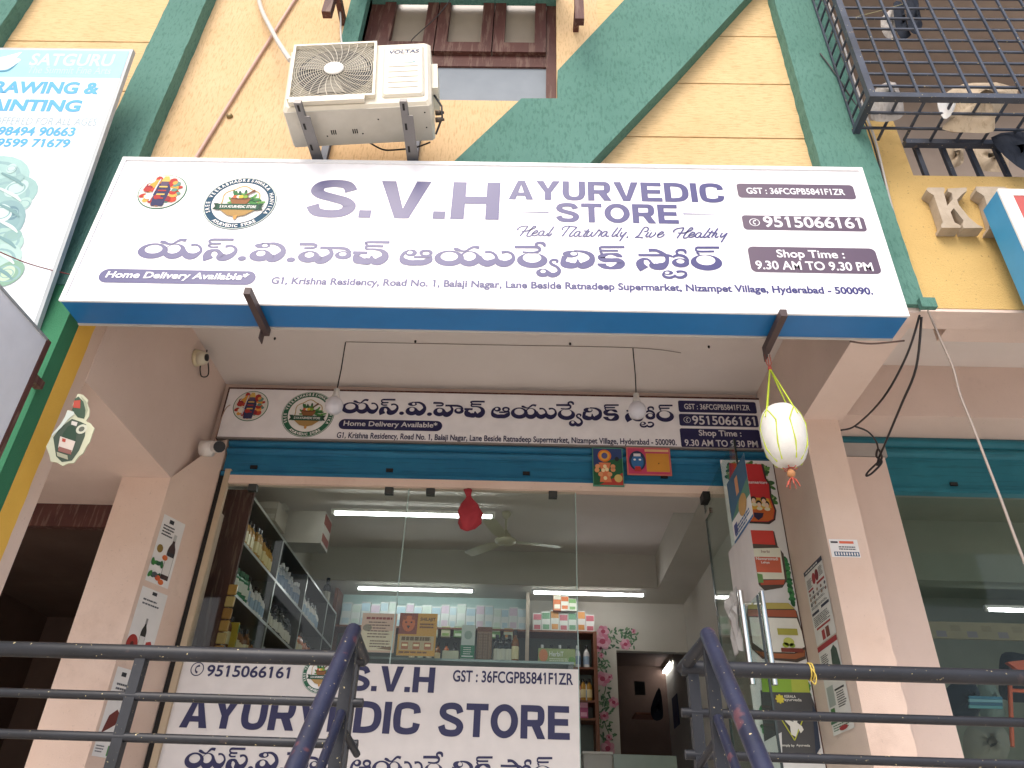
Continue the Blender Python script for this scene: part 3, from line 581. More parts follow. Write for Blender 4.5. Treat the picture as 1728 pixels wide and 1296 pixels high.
mb = MB(); mb.box(-2.385, 1.77, 5.03, 5.25, 3.99, 4.77, PNK); mb.build('lintel_wall', BLD)
walls(BLD, PNKL, ('door_head', (-2.15, 1.78, 4.97, 5.03, 3.895, 3.955)))
walls(BLD, pm('#b8a489', .6), ('door_jamb', (-2.19, -2.15, 4.965, 5.0, 1.25, 4.0)))
mb = MB(); mb.box(-2.233, -2.19, 4.99, 5.02, 1.25, 4.0, DARK); mb.build('shutter_guide', BLD)
# stair bay on the left
mb = MB(); mb.box(-5, -2.72, 3.42, 5.2, 3.7525, 4.1, PNK); mb.build('stair_ceiling', BLD)
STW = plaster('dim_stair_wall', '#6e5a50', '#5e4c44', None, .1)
mb = MB(); mb.box(-5, -2.715, 5.1, 5.16, 3.58, 3.756, BRN); mb.box(-2.83, -2.715, 5.1, 5.2, 1.25, 3.58, BRN); mb.build('stair_door_frame', BLD)
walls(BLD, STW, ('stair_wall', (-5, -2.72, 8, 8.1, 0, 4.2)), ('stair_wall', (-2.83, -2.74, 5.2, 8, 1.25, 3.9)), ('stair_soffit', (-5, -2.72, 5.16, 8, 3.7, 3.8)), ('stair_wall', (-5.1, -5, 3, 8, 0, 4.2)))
# neighbouring bay on the right
mb = MB(); mb.box(2.03, 5.2, 3.32, 5.0, 4.767, 4.9, CEIL); mb.box(2.055, 5.2, YW+.006, 3.36, 4.17, 4.1895, PNK); mb.build('porch_ceiling', BLD)
mb = MB(); mb.box(2.03, 5.2, 4.58, 4.9, 4.34, 4.766, PNK); mb.build('beam', BLD)
mb = MB(); mb.box(2.0, 2.56, 4.865, 5.05, 1.25, 4.16, PNK); mb.box(2.0, 2.58, 4.86, 4.9, 4.165, 4.27, pm('#a9a49e', .6)); mb.build('wall_return', BLD)
# shop interior shell
walls(BLD, INW, ('side_wall', (-2.6, -2.46, 5.25, 9.1, 1.25, 5.0)), ('side_wall', (1.9, 2.0, 5.25, 9.1, 1.25, 5.0)))
zc = atY(853, 930, 8.42).z; zb = atY(853, 986, 8.42).z
dl, dr, dt = atY(1040, 1098, 9).x, atY(1210, 1102, 9).x, atY(1090, 1099, 9).z
mb = MB(); mb.box(-2.46, dl, 9.0, 9.1, 1.25, 5.0, INW); mb.box(dl, 1.9, 9.0, 9.1, dt, 5.0, INW); mb.build('back_wall', BLD)
mb = MB(); mb.box(-2.46, 1.9, 5.25, 9.0, zc, zc+.1, CEIL); mb.build('shop_ceiling', BLD)
mb = MB(); mb.box(-2.46, 1.9, 8.42, 9.0, zb, zc, INW); mb.build('beam', BLD)
mb = MB(); mb.box(1.5, 1.9, 5.25, 8.42, 4.3, zc, INW); mb.build('beam', BLD)
zs_ = atY(640, 853, 6.3).z
mb = MB(); mb.box(-2.46, 1.9, 5.25, 6.3, zs_, zs_+.2, CEIL); mb.build('loft_slab', BLD)
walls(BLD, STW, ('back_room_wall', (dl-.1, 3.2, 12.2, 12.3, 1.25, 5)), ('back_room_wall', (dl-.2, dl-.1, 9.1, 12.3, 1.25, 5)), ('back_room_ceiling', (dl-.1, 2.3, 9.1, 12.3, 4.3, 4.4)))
walls(BLD, INW, ('back_room_wall', (2.2, 2.3, 9.1, 12.3, 1.25, 5)))
# neighbour shop interior
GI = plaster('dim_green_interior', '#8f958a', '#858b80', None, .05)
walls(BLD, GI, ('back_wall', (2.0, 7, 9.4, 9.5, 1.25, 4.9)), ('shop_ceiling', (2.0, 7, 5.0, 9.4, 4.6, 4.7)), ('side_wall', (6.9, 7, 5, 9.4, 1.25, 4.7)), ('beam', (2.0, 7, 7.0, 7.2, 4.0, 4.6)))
# balcony recess
walls(BLD, GREYW, ('balcony_wall', (1.9, 5.2, 4.3, 4.4, 5.2, ZT)), ('balcony_floor', (2.05, 5.2, YW+.3, 4.3, 5.15, 5.2)), ('balcony_wall', (2.06, 2.12, YW+.29, 4.3, 5.2, ZT)), ('balcony_ceiling', (2.05, 5.2, 3.3, 4.4, 7.6, 7.7)))

# ================================================================== BIG SIGN
Pn = pix(YS)
SX0, SX1, SZ0, SZ1 = -2.305, 1.815, 3.888, 4.915
SIGN = thing('signboard', 'large white front signboard with blue underside and purple lettering, above the shop', 'signboard', (0, YS, 4.4))
mb = MB(); mb.box(SX0, SX1, YS, YS+.18, SZ0, SZ1, pm('#1f6ca8', .35)); mb.build('box', SIGN)
mb = MB(); mb.box(SX0+.02, SX1-.02, YS-.004, YS, SZ0+.02, SZ1-.02, VINYL); mb.build('face', SIGN)
mb = MB(); fm = pm('#e9e9ea', .35)
mb.box(SX0-.003, SX1+.003, YS-.012, YS, SZ1-.02, SZ1+.004, fm); mb.box(SX0-.003, SX1+.003, YS-.012, YS, SZ0-.004, SZ0+.02, fm)
mb.box(SX0-.003, SX0+.02, YS-.012, YS, SZ0+.02, SZ1-.02, fm); mb.box(SX1-.02, SX1+.003, YS-.012, YS, SZ0+.02, SZ1-.02, fm)
mb.box(SX0, SX1, YS+.176, YS+.19, SZ0-.006, SZ0+.01, pm('#b5b0aa', .5)); mb.build('frame', SIGN)
pn = wallpanel(0, YS-.004, 0)
def tb(P, mb, txt, l, b, r, t, m, k=1, **kw):
    """text from the pixel of its lower left corner to that of its upper right corner"""
    u0, v0 = P(l, b); u1, v1 = P(r, t); pnl = kw.pop('pn'); pnl.text(mb, txt, u0, v0, u1, v1, k, m, **kw)
mb = MB()
tk(Pn, mb, 'S.V.H', 514, 367, 845, 309.5, NAVY, pn)
tk(Pn, mb, 'AYURVEDIC', 858, 337.5, 1218.5, 311, NAVY, pn); tk(Pn, mb, 'STORE', 938.4, 375.6, 1142, 346.7, NAVY, pn)
for a, b in (((857, 358.9), (926, 359.7)), ((1222, 362.8), (1152.5, 362))):
    p, q = Pn(*a), Pn(*b); pn.stroke(mb, [(p[0], p[1], .001), (q[0], q[1], .007)], 1, NAVY, 2)
mb.build('shop_name', SIGN)
mb = MB()
for sc, ox, oy, sts in HEAL:
    for i, st in enumerate(sts):
        q = [Pn(ox+x/sc, oy+y/sc) for x, y in st]; pn.stroke(mb, [(x, z, .0082) for x, z in q], 1+(i % 6)*.12, NAVY, 5)
mb.build('slogan', SIGN)
mb = MB(); telugu(mb, pn, *TB, NAVY); mb.build('telugu_shop_name', SIGN)
mb = MB(); tb(Pn, mb, 'G1, Krishna Residency, Road No. 1, Balaji Nagar, Lane Beside Ratnadeep Supermarket, Nizampet Village, Hyderabad - 500090.', 456, 484, 1470, 486, NAVY, pn=pn, bold=.034); mb.build('address', SIGN)
def badge(sign, P, pn, name, l, bl, r, tr, rad, texts, bg, fg, icon=None, bold=.018):
    u0, v0 = P(l, bl); u1, v1 = P(r, tr)
    mb = MB(); pn.rrect(mb, u0, v0, u1, v1, min(rad, (v1-v0)/2-.0005), 1, bg); o = mb.build(name, sign)
    mt = MB()
    for t in texts: tb(P, mt, t[0], *t[1:5], fg, 2, pn=pn, bold=bold, shear=t[5] if len(t) > 5 else 0)
    if icon: phone_icon(mt, pn, *P(icon[0], icon[1]), icon[2], 2, fg)
    mt.build('lettering', o)
VW = pm('#efeef2', .42, 0, .5, .25)
badge(SIGN, Pn, pn, 'delivery_badge', 163, 477.5, 435, 459, .06, [('Home Delivery Available*', 176, 473, 422.7, 462.7, .15)], NAVY, VW, bold=.025)
badge(SIGN, Pn, pn, 'tax_number_badge', 1246, 334.5, 1438, 313.7, .02, [('GST : 36FCGPB5841F1ZR', 1260, 328.5, 1423, 320.5)], NAVYB, VW)
badge(SIGN, Pn, pn, 'phone_badge', 1255, 388.5, 1456, 367.5, .02, [('9515066161', 1289.5, 385, 1448.7, 368.8)], NAVYB, VW, (1272.7, 376.7, .027))
badge(SIGN, Pn, pn, 'hours_badge', 1268, 460, 1475, 420.5, .03, [('Shop Time :', 1312, 440, 1422, 424.5), ('9.30 AM TO 9.30 PM', 1276, 456, 1469.5, 444.5)], NAVYB, VW)
roundel(SIGN, pn, *Pn(274.6, 324.8), .132, 1); emblem(SIGN, pn, *Pn(405.5, 343.7), .196, 1)

# inner sign over the shutter
YI = 4.97; Pi = pix(YI)
IN = thing('signboard', 'narrow white shop signboard fixed over the blue shutter, under the porch ceiling', 'signboard', (0, YI, 4.5))
IX0, IX1, IZ0, IZ1 = -2.32, 1.775, 4.265, 4.69
mb = MB(); mb.box(IX0, IX1, YI+.003, YI+.045, IZ0, IZ1, BOARD); mb.build('face', IN)
mb = MB(); mb.box(IX0, IX1, YI-.002, YI+.045, IZ1, IZ1+.012, BRN); mb.box(IX0, IX1, YI-.002, YI+.045, IZ0-.012, IZ0, pm('#8d8580')); mb.box(IX0-.01, IX0, YI-.002, YI+.045, IZ0-.012, IZ1+.012, BRN); mb.build('frame', IN)
pi_ = wallpanel(0, YI+.002, 0)
x0, x1 = Pi(576, 690)[0], Pi(1137, 700)[0]; z1, z0 = Pi(650, 671)[1], Pi(1085, 721)[1]
mb = MB(); telugu(mb, pi_, x0, x1, z0, z1, BNAVY); mb.build('telugu_shop_name', IN)
mb = MB(); tb(Pi, mb, 'G1, Krishna Residency, Road No. 1, Balaji Nagar, Lane Beside Ratnadeep Supermarket, Nizampet Village, Hyderabad - 500090.', 567, 742, 1141, 741.5, BNAVY, pn=pi_, bold=.02); mb.build('address', IN)
BW = pm('#d9d6d8', .5)
badge(IN, Pi, pi_, 'delivery_badge', 570, 724, 747, 710.5, .06, [('Home Delivery Available*', 578.8, 721, 738.5, 713)], BNAVY, BW)
badge(IN, Pi, pi_, 'tax_number_badge', 1145.8, 695.2, 1274.6, 678.5, .015, [('GST : 36FCGPB5841F1ZR', 1155, 690.6, 1264.5, 683.5)], BNAVY, BW)
badge(IN, Pi, pi_, 'phone_badge', 1147.3, 718.2, 1277.7, 701, .015, [('9515066161', 1169, 716.5, 1273, 703.5)], BNAVY, BW, (1159.5, 708.5, .027))
badge(IN, Pi, pi_, 'hours_badge', 1150, 754.5, 1281, 725.5, .015, [('Shop Time :', 1180, 738.5, 1250, 726.8), ('9.30 AM TO 9.30 PM', 1156, 752.5, 1277.7, 744)], BNAVY, BW)
roundel(IN, pi_, *Pi(423, 685), .135); emblem(IN, pi_, *Pi(520, 699), .2)

# ================================================================== ROLLING SHUTTERS
def shutter(x0, x1, y, z0, z1, m, label, seed):
    t = thing('rolling_shutter', label, 'shutter', ((x0+x1)/2, y, z0))
    mb = MB(); n = 3; h = (z1-z0)/n*.8; prof = []
    z = z1
    for k in range(2):
        for j in range(7):
            a = math.pi*j/6; prof.append((y-.012-.02*math.sin(a), z-h*.62*j/6))
        z -= h*.62+.012; prof.append((y-.004, z+.006))
    zz = z
    vs = []; fs = []
    prof += [(y-.006, zz), (y-.006, z0+.03), (y-.03, z0+.028), (y-.03, z0)]
    for yy, zz2 in prof: vs += [(x0, yy, zz2), (x1, yy, zz2)]
    for i in range(len(prof)-1): fs.append((2*i, 2*i+1, 2*i+3, 2*i+2))
    mb.add(vs, fs, m, False); mb.add([(x0, y+.04, z0), (x1, y+.04, z0), (x1, y-.03, z0), (x0, y-.03, z0)], [(0, 1, 2, 3)], m)
    mb.build('slats', t)
    q = MB(); r = random.Random(seed)
    for i in range(4):
        xx = x0+(x1-x0)*(.05+.25*i); q.box(xx, xx+.05, y-.02, y-.0065, z0+.06, z0+.085, DARK)
    q.build('lock_plate', t)
shutter(-2.22, 1.77, 5.0, 3.955, 4.25, SHUT, 'blue rolling shutter rolled up above the glass shopfront of the medicine shop', 1)
shutter(2.03, 5.2, 4.9, 3.9, 4.34, SHUT2, 'dull teal rolling shutter rolled up over the next shop at right', 2)

# ================================================================== GLASS SHOPFRONT
GF = thing('glass_shopfront', 'clear fixed glass front panels under the blue shutter', 'glass front', (-.9, 5.0, 1.25))
xm, xr = -.842, .352
for a, b in ((-2.188, xm-.003), (xm+.003, xr)):
    mb = MB(); mb.box(a, b, 5.0, 5.01, 1.26, 3.893, GLASS); mb.build('pane', GF)
ed = pm('#9fb5ae', .2)
mb = MB(); mb.box(xm-.003, xm+.003, 4.999, 5.011, 1.26, 3.89, ed); mb.box(xr, xr+.006, 4.999, 5.011, 1.26, 3.89, ed); mb.build('glass_edge', GF)
for px in (426, 657, 727, 933):
    c = atY(px, 824, 4.995); mb = MB(); mb.box(c.x-.03, c.x+.03, 4.985, 5.025, 3.845, 3.893, pm('#3a3d3c', .4)); mb.build('patch_clip', GF)
# open door leaf, square to the front
XD = 1.272
DR = thing('glass_door', 'open glass shop door with tall steel pull handles, standing square to the front', 'door', (XD, 5.0, 1.25))
mb = MB(); mb.box(XD-.005, XD+.005, 4.12, 5.0, 1.27, 3.87, GLASS2); mb.build('leaf', DR)
mb = MB(); mb.box(XD-.006, XD+.006, 4.112, 4.12, 1.27, 3.87, pm('#27302e', .3)); mb.box(XD-.006, XD+.006, 5.0, 5.012, 1.27, 3.87, pm('#27302e', .3)); mb.build('leaf_edge', DR)
zh1, zh0 = atY(1285, 998, 4.22).z, atY(1305, 1156, 4.22).z
for s in (-1, 1):
    mb = MB(); xx = XD+s*.058; mb.tube([(xx, 4.22, zh0), (xx, 4.22, zh1)], .0165, STEEL, 14)
    for z in (zh0+.1, zh1-.07): mb.tube([(XD+s*.006, 4.22, z), (xx, 4.22, z)], .009, STEEL, 8)
    mb.build('pull_handle', DR)

# white film with lettering on the glass
YF = 4.99; Pf = pix(YF); pf = wallpanel(0, YF, 0)
FL = thing('window_film', 'white printed film with large navy shop name on the lower glass', 'window film', (-.9, YF, 1.9))
fx0, fx1 = -2.185, .352; fz = 2.675
mb = MB(); mb.box(fx0, fx1, YF+.001, YF+.008, 1.3, fz, pm('#ddd6d2', .5)); mb.build('sheet', FL)
mb = MB(); phone_icon(mb, pf, *Pf(333, 1129), .042, 1, BNAVY)
tb(Pf, mb, '9515066161', 347, 1141.5, 491, 1125.5, BNAVY, pn=pf, bold=.02); mb.build('phone_number', FL); mb = MB(); tk(Pf, mb, 'S.V.H', 585, 1165, 735.3, 1126.5, BNAVY, pf)
mb.build('shop_initials', FL); mb = MB(); tb(Pf, mb, 'GST : 36FCGPB5841F1ZR', 763.7, 1150.5, 967, 1136, BNAVY, pn=pf, bold=.02)
mb.build('tax_number', FL); mb = MB(); tk(Pf, mb, 'AYURVEDIC', 301.7, 1227.5, 712, 1186, BNAVY, pf); tk(Pf, mb, 'STORE', 738.7, 1242, 961, 1192, BNAVY, pf)
mb.build('shop_name', FL)
x0, z1 = Pf(318, 1256); x1 = Pf(932.7, 1262)[0]; zz = (x1-x0)*(TB[3]-TB[2])/(TB[1]-TB[0])*1.12
mb = MB(); telugu(mb, pf, x0, x1, z1-zz, z1, BNAVY); mb.build('telugu_shop_name', FL)
emblem(FL, pf, *Pf(541.7, 1137), .118)

# ================================================================== AIR CONDITIONER
AC = thing('air_conditioner', 'cream outdoor air conditioner unit on steel brackets beside the brown window', 'air conditioner', tuple(atY(602, 180, 2.65)), None, (0, R(-5.6), 0))
CRM = plaster('cream_enamel', '#e3dccb', '#d8d0bd', None, .03, '#9a8f7c', .3, 3, .4); CRMB = plaster('dusty_cream_enamel', '#cdc8bb', '#bdb7a9', None, .03, '#8b8478', .45, 3, .55)
w, h, dp = .405, .565, .25
mb = MB(); mb.bbox(-w, w, 0, dp, 0, h, CRM, .018); bo = mb.build('cabinet', AC, True)
mb = MB(); mb.box(-w+.012, w-.012, .012, dp-.005, -.006, -.001, CRMB); mb.build('base_pan', AC, True)
gx, gz_, gr = -.135, .305, .235; g0, g1, q0, q1 = -.365, .085, .075, .54
mb = MB()
for a, b, c, d in ((g0-.014, g0, q0-.014, q1+.014), (g1, g1+.014, q0-.014, q1+.014), (g0, g1, q0-.014, q0), (g0, g1, q1, q1+.014)): mb.box(a, b, -.026, .002, c, d, CRM)
mb.box(g0+.0, g1-.04, -.03, -.004, q0-.05, q0-.016, CRM); mb.build('grille_frame', AC, True)
mb = MB(); mb.box(g0, g1, -.002, -.001, q0, q1, pm('#8d8878', .7)); vs = [(gx+.21*math.cos(2*math.pi*i/40), -.004, gz_+.21*math.sin(2*math.pi*i/40)) for i in range(40)]; mb.add(vs, [tuple(range(39, -1, -1))], pm('#23262c', .7)); mb.build('fan_opening', AC, True)
mb = MB()
for k in range(3):
    a = 2*math.pi*k/3+.4; P_ = lambda r_, t, y: (gx+r_*math.cos(a+t), y, gz_+r_*math.sin(a+t))
    q = []
    for i in range(6): r_ = .05+.15*i/5; q += [P_(r_, -.35, -.006), P_(r_, .45, -.014)]
    mb.add(q, [(2*i, 2*i+1, 2*i+3, 2*i+2) for i in range(5)], pm('#8d8a80', .6))
mb.build('fan', AC, True)
mb = MB(); GW = pm('#d9d1bf', .45)
def clipsq(x, z): return g0 <= x <= g1 and q0 <= z <= q1
for i in range(1, 24):
    rr = .05+.0125*i; run = []; segs = []
    for j in range(73):
        a = 2*math.pi*j/72; x, z = gx+rr*1.05*math.cos(a), gz_+rr*math.sin(a)
        if clipsq(x, z): run.append((x, -.024, z))
        else:
            if len(run) > 1: segs.append(run)
            run = []
    if len(run) > 1: segs.append(run)
    for sg in segs: mb.tube(sg, .0019, GW, 4, False)
for j in range(28):
    a = 2*math.pi*j/28; pts = []
    for i in range(14):
        rr = .05+.29*i/13; t = a+.55*(i/13); x, z = gx+rr*math.cos(t), gz_+rr*math.sin(t)
        if clipsq(x, z): pts.append((x, -.027, z))
    if len(pts) > 1: mb.tube(pts, .002, GW, 4, False)
mb.build('grille', AC, True)
mb = MB(); mb.lathe((gx, -.03, gz_), [(.056, 0), (.056, .004), (.045, .009), (.0, .011)], pm('#efece4', .35), 24, 'y'); mb.build('badge_disc', AC, True)
mb = MB(); mb.bbox(.135, .37, -.016, .004, .06, .515, CRM, .012); rp = mb.build('service_panel', AC, True)
ap = Panel((0, -.016, 0), (1, 0, 0), (0, 0, 1), (0, -1, 0), .0012)
mb = MB()
for i in range(5): z = .125+.047*i; ap.rect(mb, .168, z, .335, z+.0045, 1, pm('#7d776a'))
mb.build('louvre', rp, True)
mb = MB(); ap.text(mb, 'VOLTAS', .165, .435, .345, .468, 1, pm('#2f3f66'), .03, .15); ap.rect(mb, .185, .474, .325, .477, 1, pm('#4d5a70'))
ap.text(mb, 'A TATA Product', .2, .416, .315, .425, 1, pm('#7c8190'), .01); ap.stroke(mb, [(.25, .356, .003), (.29, .348, .006), (.32, .356, .008)], 1, pm('#6fa7b4')); mb.build('lettering', rp, True)
mb = MB()
for cx in (-.17, -.05):
    for i in range(3): mb.box(cx+.011*i, cx+.011*i+.006, .14, .17, -.0075, -.0065, DARK)
for x, y in ((-.2, .175), (.0, .17), (.1, .08), (.36, .05), (.36, .15)): mb.box(x, x+.008, y, y+.008, -.0075, -.0065, DARK)
mb.build('drain_slot', AC, True)
mb = MB(); mb.box(w, w+.035, .05, .2, .2, .42, CRM); mb.tube([(w+.01, .1, .2), (w+.05, .1, .1), (w+.05, .12, .03), (w+.01, .16, -.06)], .006, BLACK, 6)
for z in (.07, .01): mb.lathe((w+.012, .12, z), [(.014, 0), (.014, .03), (.008, .034), (.008, .05)], pm('#5b5148', .5, .6), 10, 'x')
mb.build('valve_cover', AC, True)
for i, (a, b) in enumerate((((503, 168), (541, 285)), ((681, 166), (697, 292)))):
    p, q = atY(*a, 2.56), atY(*b, 3.02); x = p.x; t = thing('wall_bracket', ['slotted steel bracket under the fan side of the air conditioner', 'slotted steel bracket under the lettered side of the air conditioner'][i], 'bracket', (x, 3.2, q.z), 'brackets under the air conditioner')
    d = (q-p); n_ = d.normalized(); sd_ = Vector((1, 0, 0)); up_ = n_.cross(sd_).normalized()
    if up_.z < 0: up_ = -up_
    mb = MB(); cs = []
    for e in (p, q+d*.5):
        cs += [e-sd_*.019-up_*.03, e+sd_*.019-up_*.03, e+sd_*.019-up_*.002, e-sd_*.019-up_*.002]
    mb.add(cs, [(0, 1, 2, 3), (7, 6, 5, 4), (0, 4, 5, 1), (1, 5, 6, 2), (2, 6, 7, 3), (3, 7, 4, 0)], GREYM)
    cs = []
    for e in (p+d*.18, q+d*.5): cs += [e+sd_*.019-up_*.03, e+sd_*.045-up_*.03, e+sd_*.045-up_*.026, e+sd_*.019-up_*.026]
    mb.add(cs, [(0, 1, 2, 3), (7, 6, 5, 4), (0, 4, 5, 1), (1, 5, 6, 2), (2, 6, 7, 3), (3, 7, 4, 0)], GREYM)
    mb.build('arm', t)
    mb = MB()
    for f in (.07, .32, .62, .85):
        e = p+d*f; mb.add([e-sd_*.006-up_*.031-n_*.02, e+sd_*.006-up_*.031-n_*.02, e+sd_*.006-up_*.031+n_*.02, e-sd_*.006-up_*.031+n_*.02], [(0, 1, 2, 3)], DARK)
    mb.build('slot', t)
    l = atY((551, 702)[i], 250, 3.18); mb = MB(); mb.box(l.x-.025, l.x+.02, 3.165, 3.199, l.z-.5, l.z+.12, pm('#3f4a5e', .5)); mb.build('wall_leg', t)

def cable(name, pts, r, m, label, cat='cable', group=None):
    mb = MB(); mb.tube(cat_rom([tuple(p) for p in pts], 6), r, m, 6); return tag(mb.build(name), label, cat, group)
cable('insulated_pipe', [atY(432, -30, 3.16), atY(440, 12, 3.15), atY(458, 50, 3.1), atY(474, 78, 3.0), atY(490, 102, 2.82)], .0165, pm('#c9c3ba', .8), 'white wrapped refrigerant pipe rising from the air conditioner along the yellow wall', 'pipe')
cable('drain_pipe', [atY(510, -20, 3.185), atY(420, 122, 3.185), atY(330, 267, 3.185), atY(300, 315, 3.185)], .011, pm('#c9a596', .6), 'thin pink pipe slanting down the yellow wall left of the air conditioner', 'pipe')
cable('cable', [atY(566, -20, 3.15), atY(574, 20, 3.1), atY(575, 55, 2.95), atY(577, 75, 2.86)], .006, pm('#b7b3ac'), 'pale cable hanging down into the top of the air conditioner')
cable('cable', [atY(768, -12, 2.6), atY(740, 25, 2.7), atY(700, 62, 2.86), atY(694, 70, 2.9)], .003, BLACK, 'thin dark wire crossing the brown window to the air conditioner')
cable('cable', [atY(624, 241, 2.9), atY(645, 252, 2.95), atY(665, 253, 2.98), atY(700, 249, 3.0), atY(726, 240, 2.95)], .005, BLACK, 'dark cable looped below the air conditioner bracket')
mb = MB(); c = atY(388, 197, 3.2); mb.lathe(c, [(.022, -.005), (.02, .012), (.01, .02)], pm('#8b7a55', .5, .6), 10, 'y'); tag(mb.build('wall_stud'), 'small brass stud on the yellow wall left of the air conditioner', 'stud')

# ================================================================== SIGN BARS, GOURD
for i, (x, ya, yb) in enumerate(((-1.33, 2.756, 3.09), (1.203, 2.847, 3.16))):
    mb = MB(); mb.box(x-.016, x+.016, ya, yb, 3.838, 3.878, pm('#4a3a38', .6)); mb.box(x-.016, x-.011, yb-.05, yb+.002, 3.79, 3.838, pm('#4a3a38', .6))
    tag(mb.build('support_bar'), ['rusty steel bar sticking out below the sign near the delivery badge', 'rusty steel bar below the sign from which the white gourd hangs'][i], 'bar', 'bars under the big sign')
gc = atY(1323, 735, 3.15); gx_, gy_, gzc = gc.x, 3.15, gc.z; gtop, gbot = atY(1318, 683, 3.15).z, atY(1330, 782, 3.15).z; gh = (gtop-gbot)/2; gw = .104
GD = thing('hanging_gourd', 'white ash gourd hung in a yellow net below the sign', 'gourd', (gx_, gy_, gtop))
mb = MB(); pr = []
for i in range(15): t = math.pi*i/14; s_ = math.sin(t); pr.append((gw*(max(s_, 0)**.62)*(1-.04*math.cos(t)) + .002, gzc-gh*math.cos(t)))
mb.lathe((gx_, gy_, 0), pr, plaster('gourd_skin', '#d9d8d2', '#ccc9c2', None, .12, '#a8a595', .25, 12, .6), 24); mb.build('gourd', GD)
mb = MB(); NET = pm('#b9c92e', .55); kn = Vector((gx_-.008, gy_, atY(1299, 622, 3.15).z))
for k in range(4):
    a = 2*math.pi*k/4+.5; f = lambda t, off=0: Vector((gx_+(gw*math.sin(t)**.62+.004)*math.cos(a+off), gy_+(gw*math.sin(t)**.62+.004)*math.sin(a+off), gzc+gh*math.cos(t)))
    mb.tube([kn, f(.75), f(1.1)], .0038, NET, 6)
    for o_ in (-.5, .5): mb.tube([f(.75), f(1.0, o_*.5), f(1.35, o_)], .0032, NET, 6); mb.tube([f(1.35, o_), f(2.1, o_*.75), f(2.75, o_*.5)], .0032, NET, 6)
for j in range(5): mb.tube([(gx_+(.012+.009*j)*math.cos(t), gy_+(.012+.009*j)*math.sin(t), gbot-.006+.002*j) for t in (2*math.pi*i/18 for i in range(19))], .004, NET, 5)
mb.build('net', GD)
RED = pm('#b0503f', .7)
mb = MB(); be = Vector((1.2, 3.14, 3.80))
for dx in (-.012, 0, .012): mb.tube([kn, (kn+be)/2+Vector((dx, 0, 0)), be+Vector((dx, 0, .02))], .0025, RED, 5)
mb.lathe(kn, [(.002, -.012), (.01, -.005), (.01, .006), (.003, .014)], RED, 8); mb.build('cord', GD)
mb = MB(); mb.lathe((gx_, gy_, gbot-.052), [(.002, -.02), (.017, -.01), (.02, .004), (.012, .018), (.003, .026)], pm('#b98254', .7), 12)
for k in range(7): a = k*.9; mb.tube([(gx_, gy_, gbot-.07), (gx_+.02*math.cos(a), gy_+.02*math.sin(a), gbot-.09), (gx_+.03*math.cos(a), gy_+.03*math.sin(a), gbot-.115)], .0028, RED, 5)
for k in range(6): a = k*1.05; mb.tube([(gx_, gy_, gbot-.02), (gx_+.022*math.cos(a), gy_+.022*math.sin(a), gbot-.03), (gx_+.035*math.cos(a), gy_+.035*math.sin(a), gbot-.024)], .0025, RED, 5)
mb.build('tassel', GD)

# ================================================================== PORCH FITTINGS
for i, (a, b, lb) in enumerate((((583, 578), (571, 672), 'white bulb hanging on a wire before the round emblem of the inner sign'), ((1068, 588), (1075, 680), 'white bulb hanging on a wire before the right end of the inner sign lettering'))):
    c = atZ(*a, 4.765); z1 = atY(*b, c.y).z; t = thing('hanging_bulb', lb, 'bulb', (c.x, c.y, z1), 'bulbs under the porch ceiling')
    x, y = c.x, c.y
    mb = MB(); mb.tube([(x, y, 4.765), (x+.004, y, (4.765+z1)/2), (x, y, z1+.07)], .0045, BLACK, 6); mb.build('cord', t)
    mb = MB(); mb.lathe((x, y, z1), [(.014, .075), (.02, .07), (.021, .035), (.026, .02), (.03, 0)], pm('#d8d6d2', .4), 16); mb.build('holder', t)
    mb = MB(); mb.lathe((x, y, z1), [(.03, 0), (.052, -.022), (.062, -.05), (.058, -.085), (.04, -.11), (.0, -.122)], pm('#dcdbe2', .35), 20); mb.build('globe', t)
p, q = atZ(583, 577, 4.762), atZ(1068, 587, 4.762)
cable('ceiling_wire', [p, (p+q)/2, q, q+Vector((.35, .05, 0))], .0025, pm('#8a7d74'), 'thin wire run along the porch ceiling between the two bulbs')
for px, py in ((701, 575), (962, 579), (1196, 584), (464, 570)):
    c = atZ(px, py, 4.766); mb = MB(); mb.lathe((c.x, c.y, 4.766), [(.008, 0), (.008, -.012), (.002, -.02)], DARK, 8); tag(mb.build('ceiling_hook'), 'small dark hook in the porch ceiling', 'hook', 'hooks in the porch ceiling')
# cameras
c = atX(330, 604, -2.385)
t = thing('security_camera', 'cream dome camera with trailing cable on the pink beam side', 'camera', tuple(c))
mb = MB(); mb.lathe(c, [(.062, 0), (.06, .02), (.05, .05), (.045, .055)], pm('#d8cfae', .5), 18, 'x'); mb.build('base', t)
mb = MB(); e = c+Vector((.06, -.015, -.01)); mb.lathe(e, [(.046, -.03), (.05, 0), (.04, .03), (.02, .036)], pm('#dcd5be', .4), 18, 'x'); mb.build('eyeball', t)
mb = MB(); mb.lathe(e+Vector((.03, -.016, -.006)), [(.026, 0), (.026, .012), (.01, .016)], BLACK, 14, 'x'); mb.build('lens', t)
mb = MB(); mb.tube(cat_rom([tuple(p) for p in (c+Vector((.02, .05, .04)), c+Vector((.03, .12, .06)), c+Vector((.04, .17, -.03)), c+Vector((.03, .1, -.09)), c+Vector((.02, .06, -.02)), c+Vector((.01, .12, .1)), c+Vector((.004, .02, .36)))], 6), .005, BLACK, 5); mb.build('lead', t)
c = atY(354, 757, 4.80)
t = thing('security_camera', 'white bullet camera with black front at the shutter end', 'camera', tuple(c))
mb = MB(); mb.lathe(c, [(.058, -.06), (.058, .02), (.03, .03)], pm('#e2ddd8', .5), 16, 'x'); mb.build('base', t)
